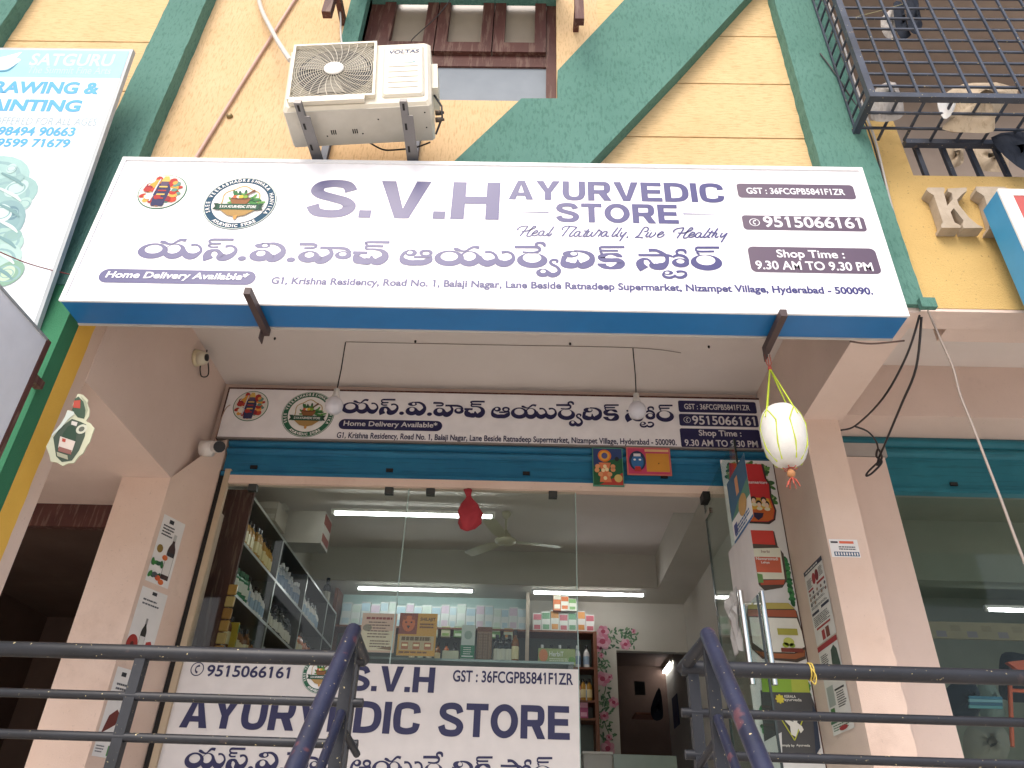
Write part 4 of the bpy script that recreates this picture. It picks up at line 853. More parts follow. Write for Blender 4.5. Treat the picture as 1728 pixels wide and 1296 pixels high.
mb = MB(); d0, d1 = c+Vector((.05, -.03, .0)), c+Vector((.105, -.09, -.03)); mb.tube([c+Vector((.02, 0, 0)), d0], .018, WHITE, 10); mb.tube([d0-(d1-d0)*.4, d1], .042, WHITE, 14); mb.build('body', t)
mb = MB(); mb.tube([d1, d1+(d1-d0)*.14], .041, BLACK, 14); mb.build('lens', t)
mb = MB(); mb.tube(cat_rom([tuple(p) for p in (c+Vector((.0, .03, .04)), c+Vector((.01, .02, .2)), c+Vector((.01, .05, .35)), c+Vector((.02, .09, .42)))], 6), .004, pm('#a98d7c'), 5); mb.build('lead', t)

# ================================================================== FLAT PAPER THINGS
INK = pm('#2d2d33', .6)
def lines(mb, pn, u0, u1, v, n, gap, h, k, m, seed=1, jag=.25):
    r = random.Random(seed)
    for i in range(n):
        u = u0
        e = u1-(u1-u0)*r.uniform(0, jag)
        while u < e-.002:
            w_ = min(e-u, (u1-u0)*r.uniform(.08, .2)); pn.rect(mb, u, v-i*gap-h, u+w_*.86, v-i*gap, k, m); u += w_
def bottle2d(mb, pn, u, v, w, h, k, body, cap, lab, neck=.3):
    pts = [(-.5, 0), (.5, 0), (.5, .62), (.42, .70), (neck/2+.04, .8), (neck/2, .86), (-neck/2, .86), (-neck/2-.04, .8), (-.42, .70), (-.5, .62)]
    pn.poly(mb, [(u+a*w, v+b*h) for a, b in pts], k, body); pn.rect(mb, u-neck*.62*w, v+.86*h, u+neck*.62*w, v+h, k+.2, cap); pn.rect(mb, u-.46*w, v+.1*h, u+.46*w, v+.52*h, k+.3, lab)
# three posters on the left pillar's side, facing the doorway
XL = -2.385
def side_poster(corners, label, X, n, draw, name='poster', grp=None):
    if n > 0:                    # slanted shop side of the left pillar
        Ud = Vector((.1495, .375, 0)).normalized(); Nd = Vector((Ud.y, -Ud.x, 0)); A = Vector((-2.3855, 4.61, 0)); q = []
        for c in corners: d = ray(*c); p = EYE+d*((A-EYE).dot(Nd)/d.dot(Nd)); q.append(((p-A).dot(Ud), p.z))
        u0 = (q[0][0]+q[3][0])/2; u1 = (q[1][0]+q[2][0])/2; z0 = (q[3][1]+q[2][1])/2; z1 = (q[0][1]+q[1][1])/2; o = A+Ud*u0+Vector((0, 0, z0))
        t = thing(name, label, 'poster', tuple(o), grp); pn = Panel(o+Nd*.001, Ud, (0, 0, 1), Nd, .0012); w_, h_ = u1-u0, z1-z0
        mb = MB(); pn.rect(mb, 0, 0, w_, h_, 1, PAPER); mb.build('sheet', t); mb = MB(); draw(mb, pn, w_, h_); mb.build('print', t); return t
    tl, tr, br, bl = [atX(*c, X) for c in corners]
    y0 = (tl.y+bl.y)/2; y1 = (tr.y+br.y)/2; z0 = (bl.z+br.z)/2; z1 = (tl.z+tr.z)/2
    t = thing(name, label, 'poster', (X, y0, z0), grp)
    U = (0, 1, 0) if n > 0 else (0, -1, 0)
    if n < 0: y0, y1 = max(y0, y1), min(y0, y1)
    else: y0, y1 = min(y0, y1), max(y0, y1)
    pn = Panel((X+n*.001, y0, z0), U, (0, 0, 1), (n, 0, 0), .0012); w_, h_ = abs(y1-y0), z1-z0
    mb = MB(); pn.rect(mb, 0, 0, w_, h_, 1, PAPER); mb.build('sheet', t)
    mb = MB(); draw(mb, pn, w_, h_); mb.build('print', t); return t
def pA(mb, pn, w, h):
    pn.rect(mb, .3*w, .9*h, .5*w, .96*h, 2, INK); lines(mb, pn, .1*w, .62*w, .86*h, 4, .045*h, .022*h, 2, INK, 1)
    bottle2d(mb, pn, .72*w, .1*h, .34*w, .68*h, 2, pm('#3d2a2a'), pm('#b9b7b2'), pm('#d9d5d0')); pn.rect(mb, .58*w, .44*h, .86*w, .5*h, 4, INK)
    pn.ell(mb, .22*w, .5*h, .13*w, .06*h, 2, pm('#8a6f2e'))
    for i in range(12): a = i*2.4; pn.ell(mb, (.28+.2*math.sin(a))*w, (.2+.09*math.cos(a*1.3))*h, .13*w, .03*h, 2.2+.05*i, pm(['#2f6b35', '#3c7d3c', '#27543a'][i % 3]), 10, a)
    for u, v, c in ((.52, .4, '#d0682f'), (.45, .09, '#c9572f'), (.62, .05, '#d0682f'), (.3, .12, '#4b5055')): pn.ell(mb, u*w, v*h, .12*w, .04*h, 3.2, pm(c), 12)
def pB(mb, pn, w, h):
    pn.rect(mb, .42*w, .92*h, .6*w, .97*h, 2, INK); lines(mb, pn, .15*w, .85*w, .84*h, 2, .06*h, .025*h, 2, pm('#5a5a60'), 2)
    bottle2d(mb, pn, .5*w, .02*h, .2*w, .55*h, 2, pm('#33302d'), pm('#8d8b88'), pm('#d5d2cd')); pn.ell(mb, .2*w, .16*h, .2*w, .14*h, 2, pm('#9c2f28')); pn.ell(mb, .2*w, .16*h, .06*w, .04*h, 3, pm('#4d1a16'))
    pn.poly(mb, [(.66*w, .04*h), (.95*w, .03*h), (.93*w, .2*h), (.84*w, .27*h), (.68*w, .24*h)], 2, pm('#a8332f'))
def pC(mb, pn, w, h):
    pn.rect(mb, .3*w, .9*h, .55*w, .95*h, 2, INK); lines(mb, pn, .2*w, .9*w, .82*h, 3, .05*h, .024*h, 2, pm('#5a5a60'), 3)
    pn.poly(mb, [(.12*w, .25*h), (.28*w, .45*h), (.6*w, .53*h), (.8*w, .48*h), (.7*w, .36*h), (.4*w, .3*h)], 2, pm('#6b2d26')); bottle2d(mb, pn, .82*w, .18*h, .2*w, .4*h, 3, pm('#c9c2b8'), pm('#d9a03f'), pm('#e6e2dc'))
    pn.rect(mb, .66*w, .02*h, .95*w, .13*h, 2, pm('#3f7a3a')); lines(mb, pn, .08*w, .5*w, .12*h, 3, .03*h, .012*h, 2, pm('#5a5a60'), 4)
side_poster(((277, 864), (310, 887), (283, 1000), (247, 974)), 'topmost white poster on the pink pillar, dark syrup bottle among green leaves', XL, 1, pA)
side_poster(((243, 984), (277, 1008), (256, 1120), (206, 1100)), 'middle white poster on the pink pillar, slim bottle between red fruit', XL, 1, pB)
side_poster(((199, 1118), (232, 1140), (182, 1283), (156, 1272)), 'lowest white poster on the pink pillar, behind the railing post', XL, 1, pC)
def pD(mb, pn, w, h):
    nv = pm('#32364a'); rd = pm('#a8343a'); pn.rect(mb, 0, .94*h, w, h, 2, nv); lines(mb, pn, .1*w, .9*w, .975*h, 1, .1, .02*h, 3, PAPER, 5)
    pn.ell(mb, .45*w, .82*h, .09*w, .075*h, 2, rd); pn.ell(mb, .62*w, .83*h, .09*w, .075*h, 2.2, pm('#7c2530'))
    for u0, u1, v in ((.08, .35, .86), (.74, .95, .9)): lines(mb, pn, u0*w, u1*w, v*h, 7, .018*h, .008*h, 2, INK, int(u0*100))
    pn.rect(mb, .55*w, .71*h, .95*w, .74*h, 2, rd); pn.rect(mb, .08*w, .70*h, .35*w, .725*h, 2, rd)
    for i in range(12): pn.ell(mb, (.12+.2*(i % 5))*w, (.66-.07*(i//5))*h, .045*w, .022*h, 2, pm(['#8a6a63', '#5e5a63', '#a98a76'][i % 3]), 10)
    for v in (.62, .55, .48): lines(mb, pn, .08*w, .92*w, v*h, 2, .016*h, .007*h, 2, INK, int(v*77))
    pn.rect(mb, .05*w, .38*h, .42*w, .415*h, 2, nv); pn.rect(mb, .55*w, .40*h, .95*w, .435*h, 2, nv); lines(mb, pn, .08*w, .9*w, .35*h, 6, .022*h, .009*h, 2, INK, 9)
    pn.rect(mb, .15*w, .18*h, .85*w, .205*h, 2, rd); pn.rect(mb, .35*w, .02*h, .5*w, .14*h, 2, rd); pn.rect(mb, .55*w, .02*h, .72*w, .15*h, 2, pm('#7a3a33'))
def pE(mb, pn, w, h):
    rd = pm('#a8343a'); pn.rect(mb, 0, .94*h, w, h, 2, rd); pn.poly(mb, [(.55*w, .66*h), (.95*w, .66*h), (.9*w, .86*h), (.78*w, .92*h), (.62*w, .88*h)], 2, pm('#3d5148')); lines(mb, pn, .08*w, .48*w, .88*h, 12, .022*h, .009*h, 2, INK, 2)
    pn.rect(mb, .55*w, .56*h, .9*w, .62*h, 2, rd); pn.rect(mb, .45*w, .44*h, .9*w, .46*h, 2, INK); lines(mb, pn, .5*w, .92*w, .42*h, 7, .025*h, .011*h, 2, INK, 6); pn.rect(mb, .08*w, .3*h, .4*w, .52*h, 2, pm('#aab0aa')); pn.rect(mb, .1*w, .2*h, .3*w, .28*h, 2, pm('#4b7a45'))
    pn.rect(mb, 0, .12*h, w, .15*h, 2, pm('#3f6f4f')); lines(mb, pn, .08*w, .9*w, .1*h, 3, .025*h, .01*h, 2, pm('#3f6f4f'), 7); pn.ell(mb, .55*w, .045*h, .2*w, .025*h, 3, rd)
side_poster(((1356, 967), (1387, 938), (1411, 1064), (1381, 1094)), 'upper product poster with dark heading on the shop side of the right pillar', 1.77, -1, pD)
side_poster(((1381, 1096), (1412, 1067), (1442, 1228), (1407, 1243)), 'lower product poster with red heading on the shop side of the right pillar', 1.77, -1, pE)
# sticker on pillar front
P4 = pix(4.25); a, b = P4(1404, 940), P4(1446, 911); t = thing('paper_sticker', 'small white sticker with blue number on the right pillar front', 'sticker', (a[0], 4.25, a[1]))
pn4 = Panel((a[0], 4.249, a[1]), (1, 0, 0), (0, 0, 1), (0, -1, 0), .001); w_, h_ = b[0]-a[0], b[1]-a[1]
mb = MB(); pn4.rect(mb, 0, 0, w_, h_, 1, PAPER); mb.build('sheet', t); mb = MB(); pn4.rect(mb, .35*w_, .76*h_, .85*w_, .9*h_, 2, pm('#d8694a')); pn4.rect(mb, .05*w_, .78*h_, .3*w_, .88*h_, 2, INK); lines(mb, pn4, .3*w_, .9*w_, .6*h_, 2, .12*h_, .06*h_, 2, INK); pn4.rect(mb, .1*w_, .06*h_, .97*w_, .3*h_, 2, pm('#2c4d6e'))
for i in range(9): pn4.rect(mb, (.14+.092*i)*w_, .1*h_, (.19+.092*i)*w_, .26*h_, 3, PAPER)
mb.build('print', t)
# cut-out display card with bottles
YC = 3.16; Pc = pix(YC); f8 = lambda x, y: Pc(x/4.114, 600+y/4.114)
CD = thing('display_card', 'torn cut-out card showing green bottles, hung on the left column', 'display card', (-2.4, YC, 3.3))
ol = [f8(*p) for p in ((540, 265), (575, 272), (612, 308), (606, 330), (622, 378), (618, 420), (596, 455), (628, 470), (656, 505), (640, 545), (622, 600), (600, 630), (575, 680), (545, 700), (512, 745), (470, 748), (435, 766), (395, 742), (352, 735), (345, 700), (320, 632), (342, 590), (358, 555), (390, 520), (428, 480), (452, 440), (462, 395), (480, 378), (515, 392), (505, 340))]
mb = MB(); mb.prism(list(reversed(ol)), YC, YC+.006, pm('#c6c6a8', .6)); mb.build('card', CD)
pc = wallpanel(0, YC, 0); pc.st = .001; mb = MB(); pp = lambda *p: [f8(*q) for q in p]
pc.poly(mb, pp((370, 570), (420, 500), (500, 440), (560, 460), (600, 480), (590, 560), (550, 660), (500, 730), (430, 740), (390, 700)), 1, pm('#3b4a3a'))
pc.poly(mb, pp((520, 300), (545, 285), (590, 330), (600, 390), (585, 440), (540, 430), (500, 380)), 1.2, pm('#2f4a33'))
pc.poly(mb, pp((560, 280), (600, 320), (612, 380), (590, 430), (595, 380), (580, 320)), 1.4, pm('#9da487')); pc.poly(mb, pp((515, 315), (560, 310), (558, 368), (508, 362)), 2, pm('#b3402c'))
pc.poly(mb, pp((410, 620), (440, 540), (475, 490), (510, 485), (535, 520), (525, 600)), 2, pm('#1f3f29')); pc.poly(mb, pp((500, 455), (540, 465), (532, 492), (495, 480)), 2.2, pm('#cfc8be')); pc.poly(mb, pp((420, 562), (525, 598), (500, 672), (405, 640)), 2.6, pm('#d5c6b8')); pc.poly(mb, pp((410, 632), (500, 660), (495, 690), (405, 665)), 3, pm('#8c5a4f'))
pc.poly(mb, pp((435, 575), (460, 583), (455, 605), (432, 598)), 3, pm('#b3402c')); pc.poly(mb, pp((395, 670), (470, 695), (475, 725), (400, 700)), 3.2, pm('#a8a58a'))
c8 = f8(568, 512); pc.ell(mb, c8[0], c8[1], .026, .026, 2.4, pm('#c9c9b4'), 20); pc.ell(mb, c8[0], c8[1], .014, .014, 2.6, pm('#5c5f52'), 16)
pc.poly(mb, pp((470, 382), (515, 392), (518, 410), (480, 440), (430, 500), (365, 562), (360, 552), (420, 480), (452, 430)), 3.4, pm('#cfd6cb')); mb.build('print', CD)
# two devotional calendar cards on the shutter
for nm, cs, lab in (('green', ((999, 753), (1050, 756), (1054, 823), (1001, 820)), 'upright green card with an orange haloed figure on the blue shutter'), ('pink', ((1057, 752), (1130, 756), (1134, 805), (1059, 801)), 'wide pink and yellow card with a dark blue face on the blue shutter')):
    Pk = pix(4.955); l, b = Pk(*cs[3]); r_, tp = Pk(*cs[1]); t = thing('calendar_card', lab, 'card', (l, 4.955, b)); pk = Panel((l, 4.955, b), (1, 0, 0), (0, 0, 1), (0, -1, 0), .0014); w_, h_ = r_-l, tp-b
    mb = MB(); mb.box(l, r_, 4.9555, 4.962, b, tp, pm('#4f8f78' if nm == 'green' else '#cc6f62')); mb.build('card', t); mb = MB()
    if nm == 'green':
        pk.rect(mb, .03*w_, .03*h_, .97*w_, .97*h_, 1, pm('#1f5a37')); pk.poly(mb, [(.03*w_, .97*h_), (.97*w_, .97*h_), (.97*w_, .72*h_), (.5*w_, .66*h_), (.03*w_, .5*h_)], 1.3, pm('#2a3f70'))
        pk.poly(mb, [(.2*w_, .03*h_), (.97*w_, .03*h_), (.97*w_, .35*h_), (.6*w_, .18*h_)], 1.5, pm('#b23a30')); pk.ell(mb, .4*w_, .78*h_, .22*w_, .16*h_, 2, pm('#d9702f')); pk.ell(mb, .4*w_, .78*h_, .17*w_, .125*h_, 2.2, pm('#e0a23c')); pk.ell(mb, .4*w_, .78*h_, .1*w_, .08*h_, 2.4, pm('#5c5a86'))
        pk.poly(mb, [(.22*w_, .1*h_), (.6*w_, .1*h_), (.52*w_, .4*h_), (.6*w_, .6*h_), (.2*w_, .6*h_), (.28*w_, .4*h_)], 2.6, pm('#d97b4f'))
        for u, v in ((.16, .5), (.14, .4), (.66, .5), (.66, .42), (.25, .3), (.55, .3)): pk.ell(mb, u*w_, v*h_, .08*w_, .06*h_, 2.8, pm('#e09a68'), 12)
        for u, v in ((.4, .5), (.34, .4), (.46, .42), (.4, .2)): pk.ell(mb, u*w_, v*h_, .06*w_, .05*h_, 3, pm('#f0d9a8'), 12)
        pk.ell(mb, .82*w_, .2*h_, .13*w_, .1*h_, 3, pm('#d0b46a')); pk.ell(mb, .8*w_, .7*h_, .07*w_, .06*h_, 2, pm('#22242c'))
    else:
        pk.rect(mb, .03*w_, .04*h_, .97*w_, .96*h_, 1, pm('#c23f62')); pk.rect(mb, .44*w_, .12*h_, .96*w_, .78*h_, 1.4, pm('#d08f34')); pk.rect(mb, .42*w_, .84*h_, .96*w_, .93*h_, 1.4, pm('#d9ad7a'))
        pk.ell(mb, .24*w_, .5*h_, .19*w_, .36*h_, 2, pm('#26334f')); pk.ell(mb, .24*w_, .46*h_, .14*w_, .26*h_, 2.3, pm('#2f6ba0')); pk.rect(mb, .16*w_, .66*h_, .32*w_, .76*h_, 2.6, pm('#d5cfd0'))
        for u in (.18, .3): pk.ell(mb, u*w_, .54*h_, .03*w_, .035*h_, 2.8, WHITE, 12)
        pk.poly(mb, [(.16*w_, .12*h_), (.32*w_, .12*h_), (.3*w_, .3*h_), (.18*w_, .3*h_)], 2.8, pm('#b8312f')); pk.ell(mb, .72*w_, .42*h_, .012*w_, .025*h_, 2, DARK, 10)
    mb.build('print', t)
# papers on the door leaf
def door_sheet(cs, label, draw, name='poster'):
    ps = [atX(*c, XD-.008) for c in cs]; ys = sorted(p.y for p in ps); zs = sorted(p.z for p in ps); y0, y1, z0, z1 = ys[0], ys[-1], (zs[0]+zs[1])/2, (zs[2]+zs[3])/2
    t = thing(name, label, 'poster', (XD-.008, y0, z0)); pn = Panel((XD-.007, y1, z0), (0, -1, 0), (0, 0, 1), (-1, 0, 0), .001); mb = MB(); draw(mb, pn, y1-y0, z1-z0); mb.build('sheet', t); return t
def dA(mb, pn, w, h):
    pn.rect(mb, 0, 0, w, h, 1, pm('#dedad6')); pn.rect(mb, 0, .35*h, w, h, 2, pm('#2b5a78')); pn.poly(mb, [(0, .35*h), (w, .35*h), (w, .62*h), (.4*w, .5*h)], 2.4, pm('#4f7f6a')); pn.ell(mb, .62*w, .36*h, .2*w, .16*h, 3, pm('#b58a4a')); pn.rect(mb, .4*w, .6*h, .55*w, .88*h, 3, pm('#c98a5c'))
    pn.rect(mb, 0, .0, w, .04*h, 2, pm('#2b5a8a')); lines(mb, pn, .1*w, .9*w, .2*h, 3, .05*h, .03*h, 2, pm('#2b5a8a')); pn.rect(mb, .08*w, .1*h, .25*w, .26*h, 3, pm('#3b3f7a'))
def dB(mb, pn, w, h): pn.rect(mb, 0, 0, w, h, 1, pm('#c9c2bf'))
door_sheet(((1225, 800), (1258, 782), (1262, 890), (1240, 915)), 'blue printed poster near the top of the open glass door', dA)
door_sheet(((1228, 925), (1262, 893), (1280, 985), (1250, 1050)), 'blank pale sheet taped on the open glass door beside the handles', dB, 'paper_sheet')

# ================================================================== OTHER SIGNS AND LETTERS
# leaning drawing-class board, top left (cut by the picture edge)
b_, t_ = atY(80, 515, 3.05), atY(232, 83, 2.83); xr_ = -2.50; Vv = Vector((0, t_.y-b_.y, t_.z-b_.z)); Hh = Vv.length; Vn = Vv.normalized(); Nn = Vn.cross(Vector((1, 0, 0))); Nn = -Nn if Nn.y > 0 else Nn
DW = 1.75; o_ = Vector((xr_-DW, 3.05, b_.z-.3)); Vo = Vn; o_ = Vector((xr_-DW, b_.y, b_.z))-Vn*.35
DB = thing('drawing_class_board', 'pale blue and white drawing and painting class board leaning out at top left', 'signboard', tuple(o_))
pd = Panel(o_, (1, 0, 0), Vn, Nn, .0007); Ht = Hh+.35
mb = MB(); q = [pd.P(0, 0, 0), pd.P(DW, 0, 0), pd.P(DW, Ht, 0), pd.P(0, Ht, 0)]; bk = [p-Nn*.03 for p in q]
mb.add(q+bk, [(0, 1, 2, 3), (7, 6, 5, 4), (0, 4, 5, 1), (1, 5, 6, 2), (2, 6, 7, 3), (3, 7, 4, 0)], pm('#aeb4b6', .4)); mb.build('frame', DB)
mb = MB(); pd.rect(mb, .02, .02, DW-.02, Ht-.02, 1, pm('#dfe4e9', .5)); mb.build('face', DB)
def onb(px, py):   # pixel -> board coordinates
    d = ray(px, py); t = (o_-EYE).dot(Nn)/d.dot(Nn); p = EYE+d*t-o_; return p.x, p.dot(Vn)
LB = pm('#3f9fd0', .5); mb = MB(); pd.rect(mb, .02, onb(100, 131)[1], DW-.02, Ht-.02, 2, pm('#93cadb', .5)); mb.build('header', DB); mb = MB()
def bt(txt, l, b, r, t, m, bold=.02, sh=0): u0, v0 = onb(l, b); u1, v1 = onb(r, t); pd.text(mb, txt, u0, v0, u1, v1, 3, m, bold, sh)
bt('SATGURU', 48, 111, 196, 92, pm('#c6e2ea')); bt('The Summit Fine Arts', 45, 124, 190, 114, pm('#b6d9e4'), .005)
u, v = onb(172, 158); bt('DRAWING &', -42, 157, 173, 139, LB, .04); bt('PAINTING', -40, 187, 141, 169, LB, .04); bt('OFFERED FOR ALL AGES', -12, 210, 166, 200, pm('#9fb4bd'), .0)
bt('98494 90663', -6, 229, 130, 215, LB, .03); bt('9599 71679', -8, 248, 121, 235, LB, .03); mb.build('lettering', DB)
mb = MB(); hd = [onb(*p) for p in ((-10, 98), (8, 96), (22, 92), (38, 88), (28, 98), (36, 101), (26, 110), (12, 117), (-10, 120))]; pd.poly(mb, list(reversed(hd)), 3, pm('#e8f2f4'))
pd.stroke(mb, [onb(-4, 121)+(.012,), onb(14, 119)+(.014,), onb(30, 107)+(.006,)], 3.4, pm('#2f7f9c'))
for i, (x, y, rr, cc) in enumerate(((-10, 300, .2, '#9cc0bc'), (12, 330, .17, '#8fb3b0'), (28, 318, .07, '#b4cfca'), (40, 345, .05, '#a3c2bc'), (5, 375, .15, '#7fa3a6'), (20, 360, .05, '#5f8590'), (2, 360, .07, '#c3d8d4'), (8, 408, .11, '#9fc0b8'), (22, 398, .05, '#86aaa4'), (-4, 440, .13, '#a9c7c0'), (14, 462, .09, '#7fa58f'), (12, 462, .05, '#b9d2b4'), (20, 285, .035, '#b4cfca'), (34, 300, .03, '#8fb3b0'))):
    u, v = onb(x, y); pd.ell(mb, u, v, rr, rr*.8, 3+.2*i, pm(cc), 20, .4*i); pd.ring(mb, (u, v, rr*.75, rr*.6), (u, v, rr*.62, rr*.5), 3.1+.2*i, pm('#86a9ab'), 20)
for i in range(7): u, v = onb(30-i*3, 300+i*26); pd.stroke(mb, [(u-.1, v+.03, .012), (u, v-.02, .02), (u+.05, v-.06, .008)], 6+.2*i, pm(['#6f9698', '#c9dcd8'][i % 2]))
mb.build('swirl_artwork', DB)
# projecting board beside the left column
PB = thing('projecting_board', 'plain white projecting board with brown frame beside the left green column', 'signboard', (-2.33, 2.96, 2.4))
mb = MB(); mb.box(-2.36, -2.333, 1.9, 2.955, 2.45, 3.69, pm('#dcdde2', .4)); mb.build('panel', PB)
mb = MB(); mb.box(-2.368, -2.327, 2.955, 2.985, 2.44, 3.70, BRN); mb.box(-2.366, -2.328, 1.9, 2.955, 3.69, 3.702, pm('#8f9496', .5)); mb.build('frame', PB)
mb = MB(); mb.box(-2.40, -2.36, 2.96, 3.1, 3.5, 3.54, BRN); mb.box(-2.40, -2.36, 2.96, 3.1, 2.7, 2.74, BRN); mb.build('arm', PB)
# red and blue board at right
RB = thing('side_board', 'red faced signboard with blue side at the right edge of the picture', 'signboard', (3.2, 2.94, 4.1))
mb = MB(); mb.box(2.555, 4.2, 2.95, 3.1, 3.75, 4.82, pm('#3f97c4', .4)); mb.build('box', RB)
mb = MB(); mb.box(2.62, 4.15, 2.944, 2.95, 3.8, 4.775, pm('#b9574f', .4)); mb.build('face', RB)
mb = MB(); mb.box(2.553, 4.2, 2.94, 2.952, 4.775, 4.823, WHITE); mb.box(2.553, 2.62, 2.94, 2.952, 3.75, 4.775, WHITE); mb.build('frame', RB)
# stone letters
LT = plaster('letter_stone', '#b9aa97', '#a89985', None, .2, '#7d7060', .4, 8)
kp = lambda pts: [(lambda p: (p.x, p.z))(atY(1540+x/9.19, 300+y/9.19, 3.13)) for x, y in pts]
K1 = [(235, 150), (490, 150), (500, 190), (485, 230), (540, 430), (625, 330), (610, 235), (550, 215), (545, 165), (840, 150), (840, 205), (770, 250), (690, 340), (720, 420), (880, 620), (1000, 720), (1100, 775), (790, 780), (775, 730), (790, 660), (640, 470), (590, 530), (650, 690), (740, 735), (745, 775), (450, 775), (440, 730), (470, 690), (330, 270), (240, 215), (215, 180)]
mb = MB(); mb.prism(list(reversed(kp(K1))), 3.13, 3.199, LT); tag(mb.build('wall_letter'), 'grey raised letter K on the yellow parapet wall', 'letter')
R1 = [(985, 135), (1420, 140), (1560, 200), (1600, 320), (1540, 430), (1440, 470), (1700, 800), (1450, 800), (1330, 560), (1330, 700), (1400, 760), (1400, 800), (1180, 800), (1190, 740), (1240, 700), (1110, 280), (985, 200)]
mb = MB(); mb.prism(list(reversed(kp(R1))), 3.13, 3.199, LT); tag(mb.build('wall_letter'), 'grey raised letter mostly hidden behind the red and blue board', 'letter')

# ================================================================== CABLES ON THE RIGHT
CB = pm('#2a2627', .5)
cable('cable', [atY(1392, -10, 3.07), atY(1418, 60, 3.07), atY(1440, 130, 3.08), atY(1462, 195, 3.09), atY(1478, 240, 3.12), atY(1500, 330, 3.16), atY(1530, 440, 3.17), atY(1556, 503, 3.18)], .007, pm('#b9b2ac'), 'pale cable running down the right green rib beside the cage')
cable('cable', [atY(1384, 90, 3.09), atY(1420, 140, 3.09), atY(1466, 220, 3.12), atY(1502, 350, 3.17), atY(1536, 450, 3.17), atY(1557, 515, 3.19)], .005, CB, 'dark cable sagging across the right green rib')
cable('cable', [atY(1552, 532, 3.2), atY(1530, 600, 3.3), atY(1490, 672, 3.6), atY(1444, 718, 4.2), atY(1419, 726, 4.25)], .006, CB, 'dark cable hanging from the green rib to the right pillar')
cable('cable', [atY(1444, 720, 4.2), atY(1464, 728, 4.4), atY(1478, 744, 4.5), atY(1482, 758, 4.5)], .006, CB, 'short dark cable arched under the teal shutter head')
cable('cable', [atY(1555, 535, 3.2), atY(1546, 620, 3.35), atY(1520, 685, 3.7), atY(1492, 752, 4.3), atY(1484, 770, 4.5), atY(1480, 785, 4.5), atY(1488, 772, 4.5), atY(1482, 758, 4.5), atY(1479, 770, 4.5), atY(1488, 780, 4.5), atY(1472, 798, 4.5), atY(1462, 803, 4.5), atY(1466, 795, 4.5), atY(1484, 778, 4.5)], .007, CB, 'dark cable ending in a knotted loop near the teal shutter')
cable('cable', [atY(1566, 524, 3.18), atY(1588, 575, 3.15), atY(1608, 620, 3.1), atY(1620, 665, 3.05), atY(1640, 715, 3.0), atY(1665, 780, 2.9), atY(1690, 845, 2.8), atY(1712, 905, 2.7), atY(1735, 965, 2.6)], .0055, pm('#8d8076'), 'long pale wire sweeping down in front of the next shop')
cable('cable', [atY(-10, 421, 2.6), atY(40, 442, 2.8), atY(80, 454, 3.0), atY(122, 464, 3.09)], .003, pm('#8c3a38'), 'thin red wire crossing the left green column', 'wire')
cable('cable', [atY(1434, 576, 3.3), atY(1470, 580, 3.3), atY(1526, 575, 3.3)], .005, pm('#6d5850'), 'short cable stretched under the right beam')
mb = MB(); c = atY(1565, 513, 3.1); mb.box(c.x-.05, c.x+.03, 3.07, 3.1, c.z-.04, c.z+.02, GRN); tag(mb.build('junction_box'), 'small green painted box at the foot of the right rib', 'box')

# ================================================================== BALCONY CAGE
cx0, cy0, cz0, cx1, cz1 = 1.98, 2.85, 5.48, 5.0, 7.7
CG = thing('balcony_cage', 'dark iron cage of square bars enclosing the balcony at upper right', 'cage', (cx0, 3.2, cz0))
mb = MB(); bt_ = .02
mb.box(cx0-bt_, cx0+bt_, cy0-bt_, cy0+bt_, cz0-bt_, cz1, CAGEM); mb.box(cx0+bt_, cx1, cy0-bt_, cy0+bt_, cz0-bt_, cz0+bt_, CAGEM)
mb.box(cx0-bt_, cx0+bt_, cy0+bt_, 3.2, cz0-bt_, cz0+bt_, CAGEM); mb.box(2.31, cx1, 3.16, 3.2, cz0-bt_, cz0+bt_, CAGEM); mb.build('frame', CG)
mb = MB(); x = cx0+.13
while x < cx1: mb.box(x-.007, x+.007, cy0-.006, cy0+.006, cz0+bt_, cz1, CAGEM); x += .152
z = cz0+.12
while z < cz1: mb.box(cx0+bt_, cx1, cy0+.006, cy0+.018, z-.007, z+.007, CAGEM); z += .116
mb.build('front_grille', CG)
mb = MB(); z = cz0+.12
while z < cz1: mb.box(cx0-.006, cx0+.006, cy0+bt_, 3.2, z-.006, z+.006, CAGEM); z += .128
for y in (2.96, 3.08): mb.box(cx0-.016, cx0-.006, y-.006, y+.006, cz0+bt_, cz1, CAGEM)
mb.build('side_grille', CG)
mb = MB(); x = cx0+.16
while x < cx1: mb.box(x-.007, x+.007, cy0+bt_, 3.16, cz0-.006, cz0+.006, CAGEM); x += .16
for y in (2.95, 3.06): mb.box(cx0+bt_, cx1, y-.007, y+.007, cz0-.018, cz0-.006, CAGEM)
mb.build('floor_grille', CG)
mb = MB(); x = 2.40
while x < cx1: mb.box(x-.014, x+.014, 3.21, 3.235, 5.215, cz0+.02, CAGEM); x += .165
mb.build('window_bar', CG)
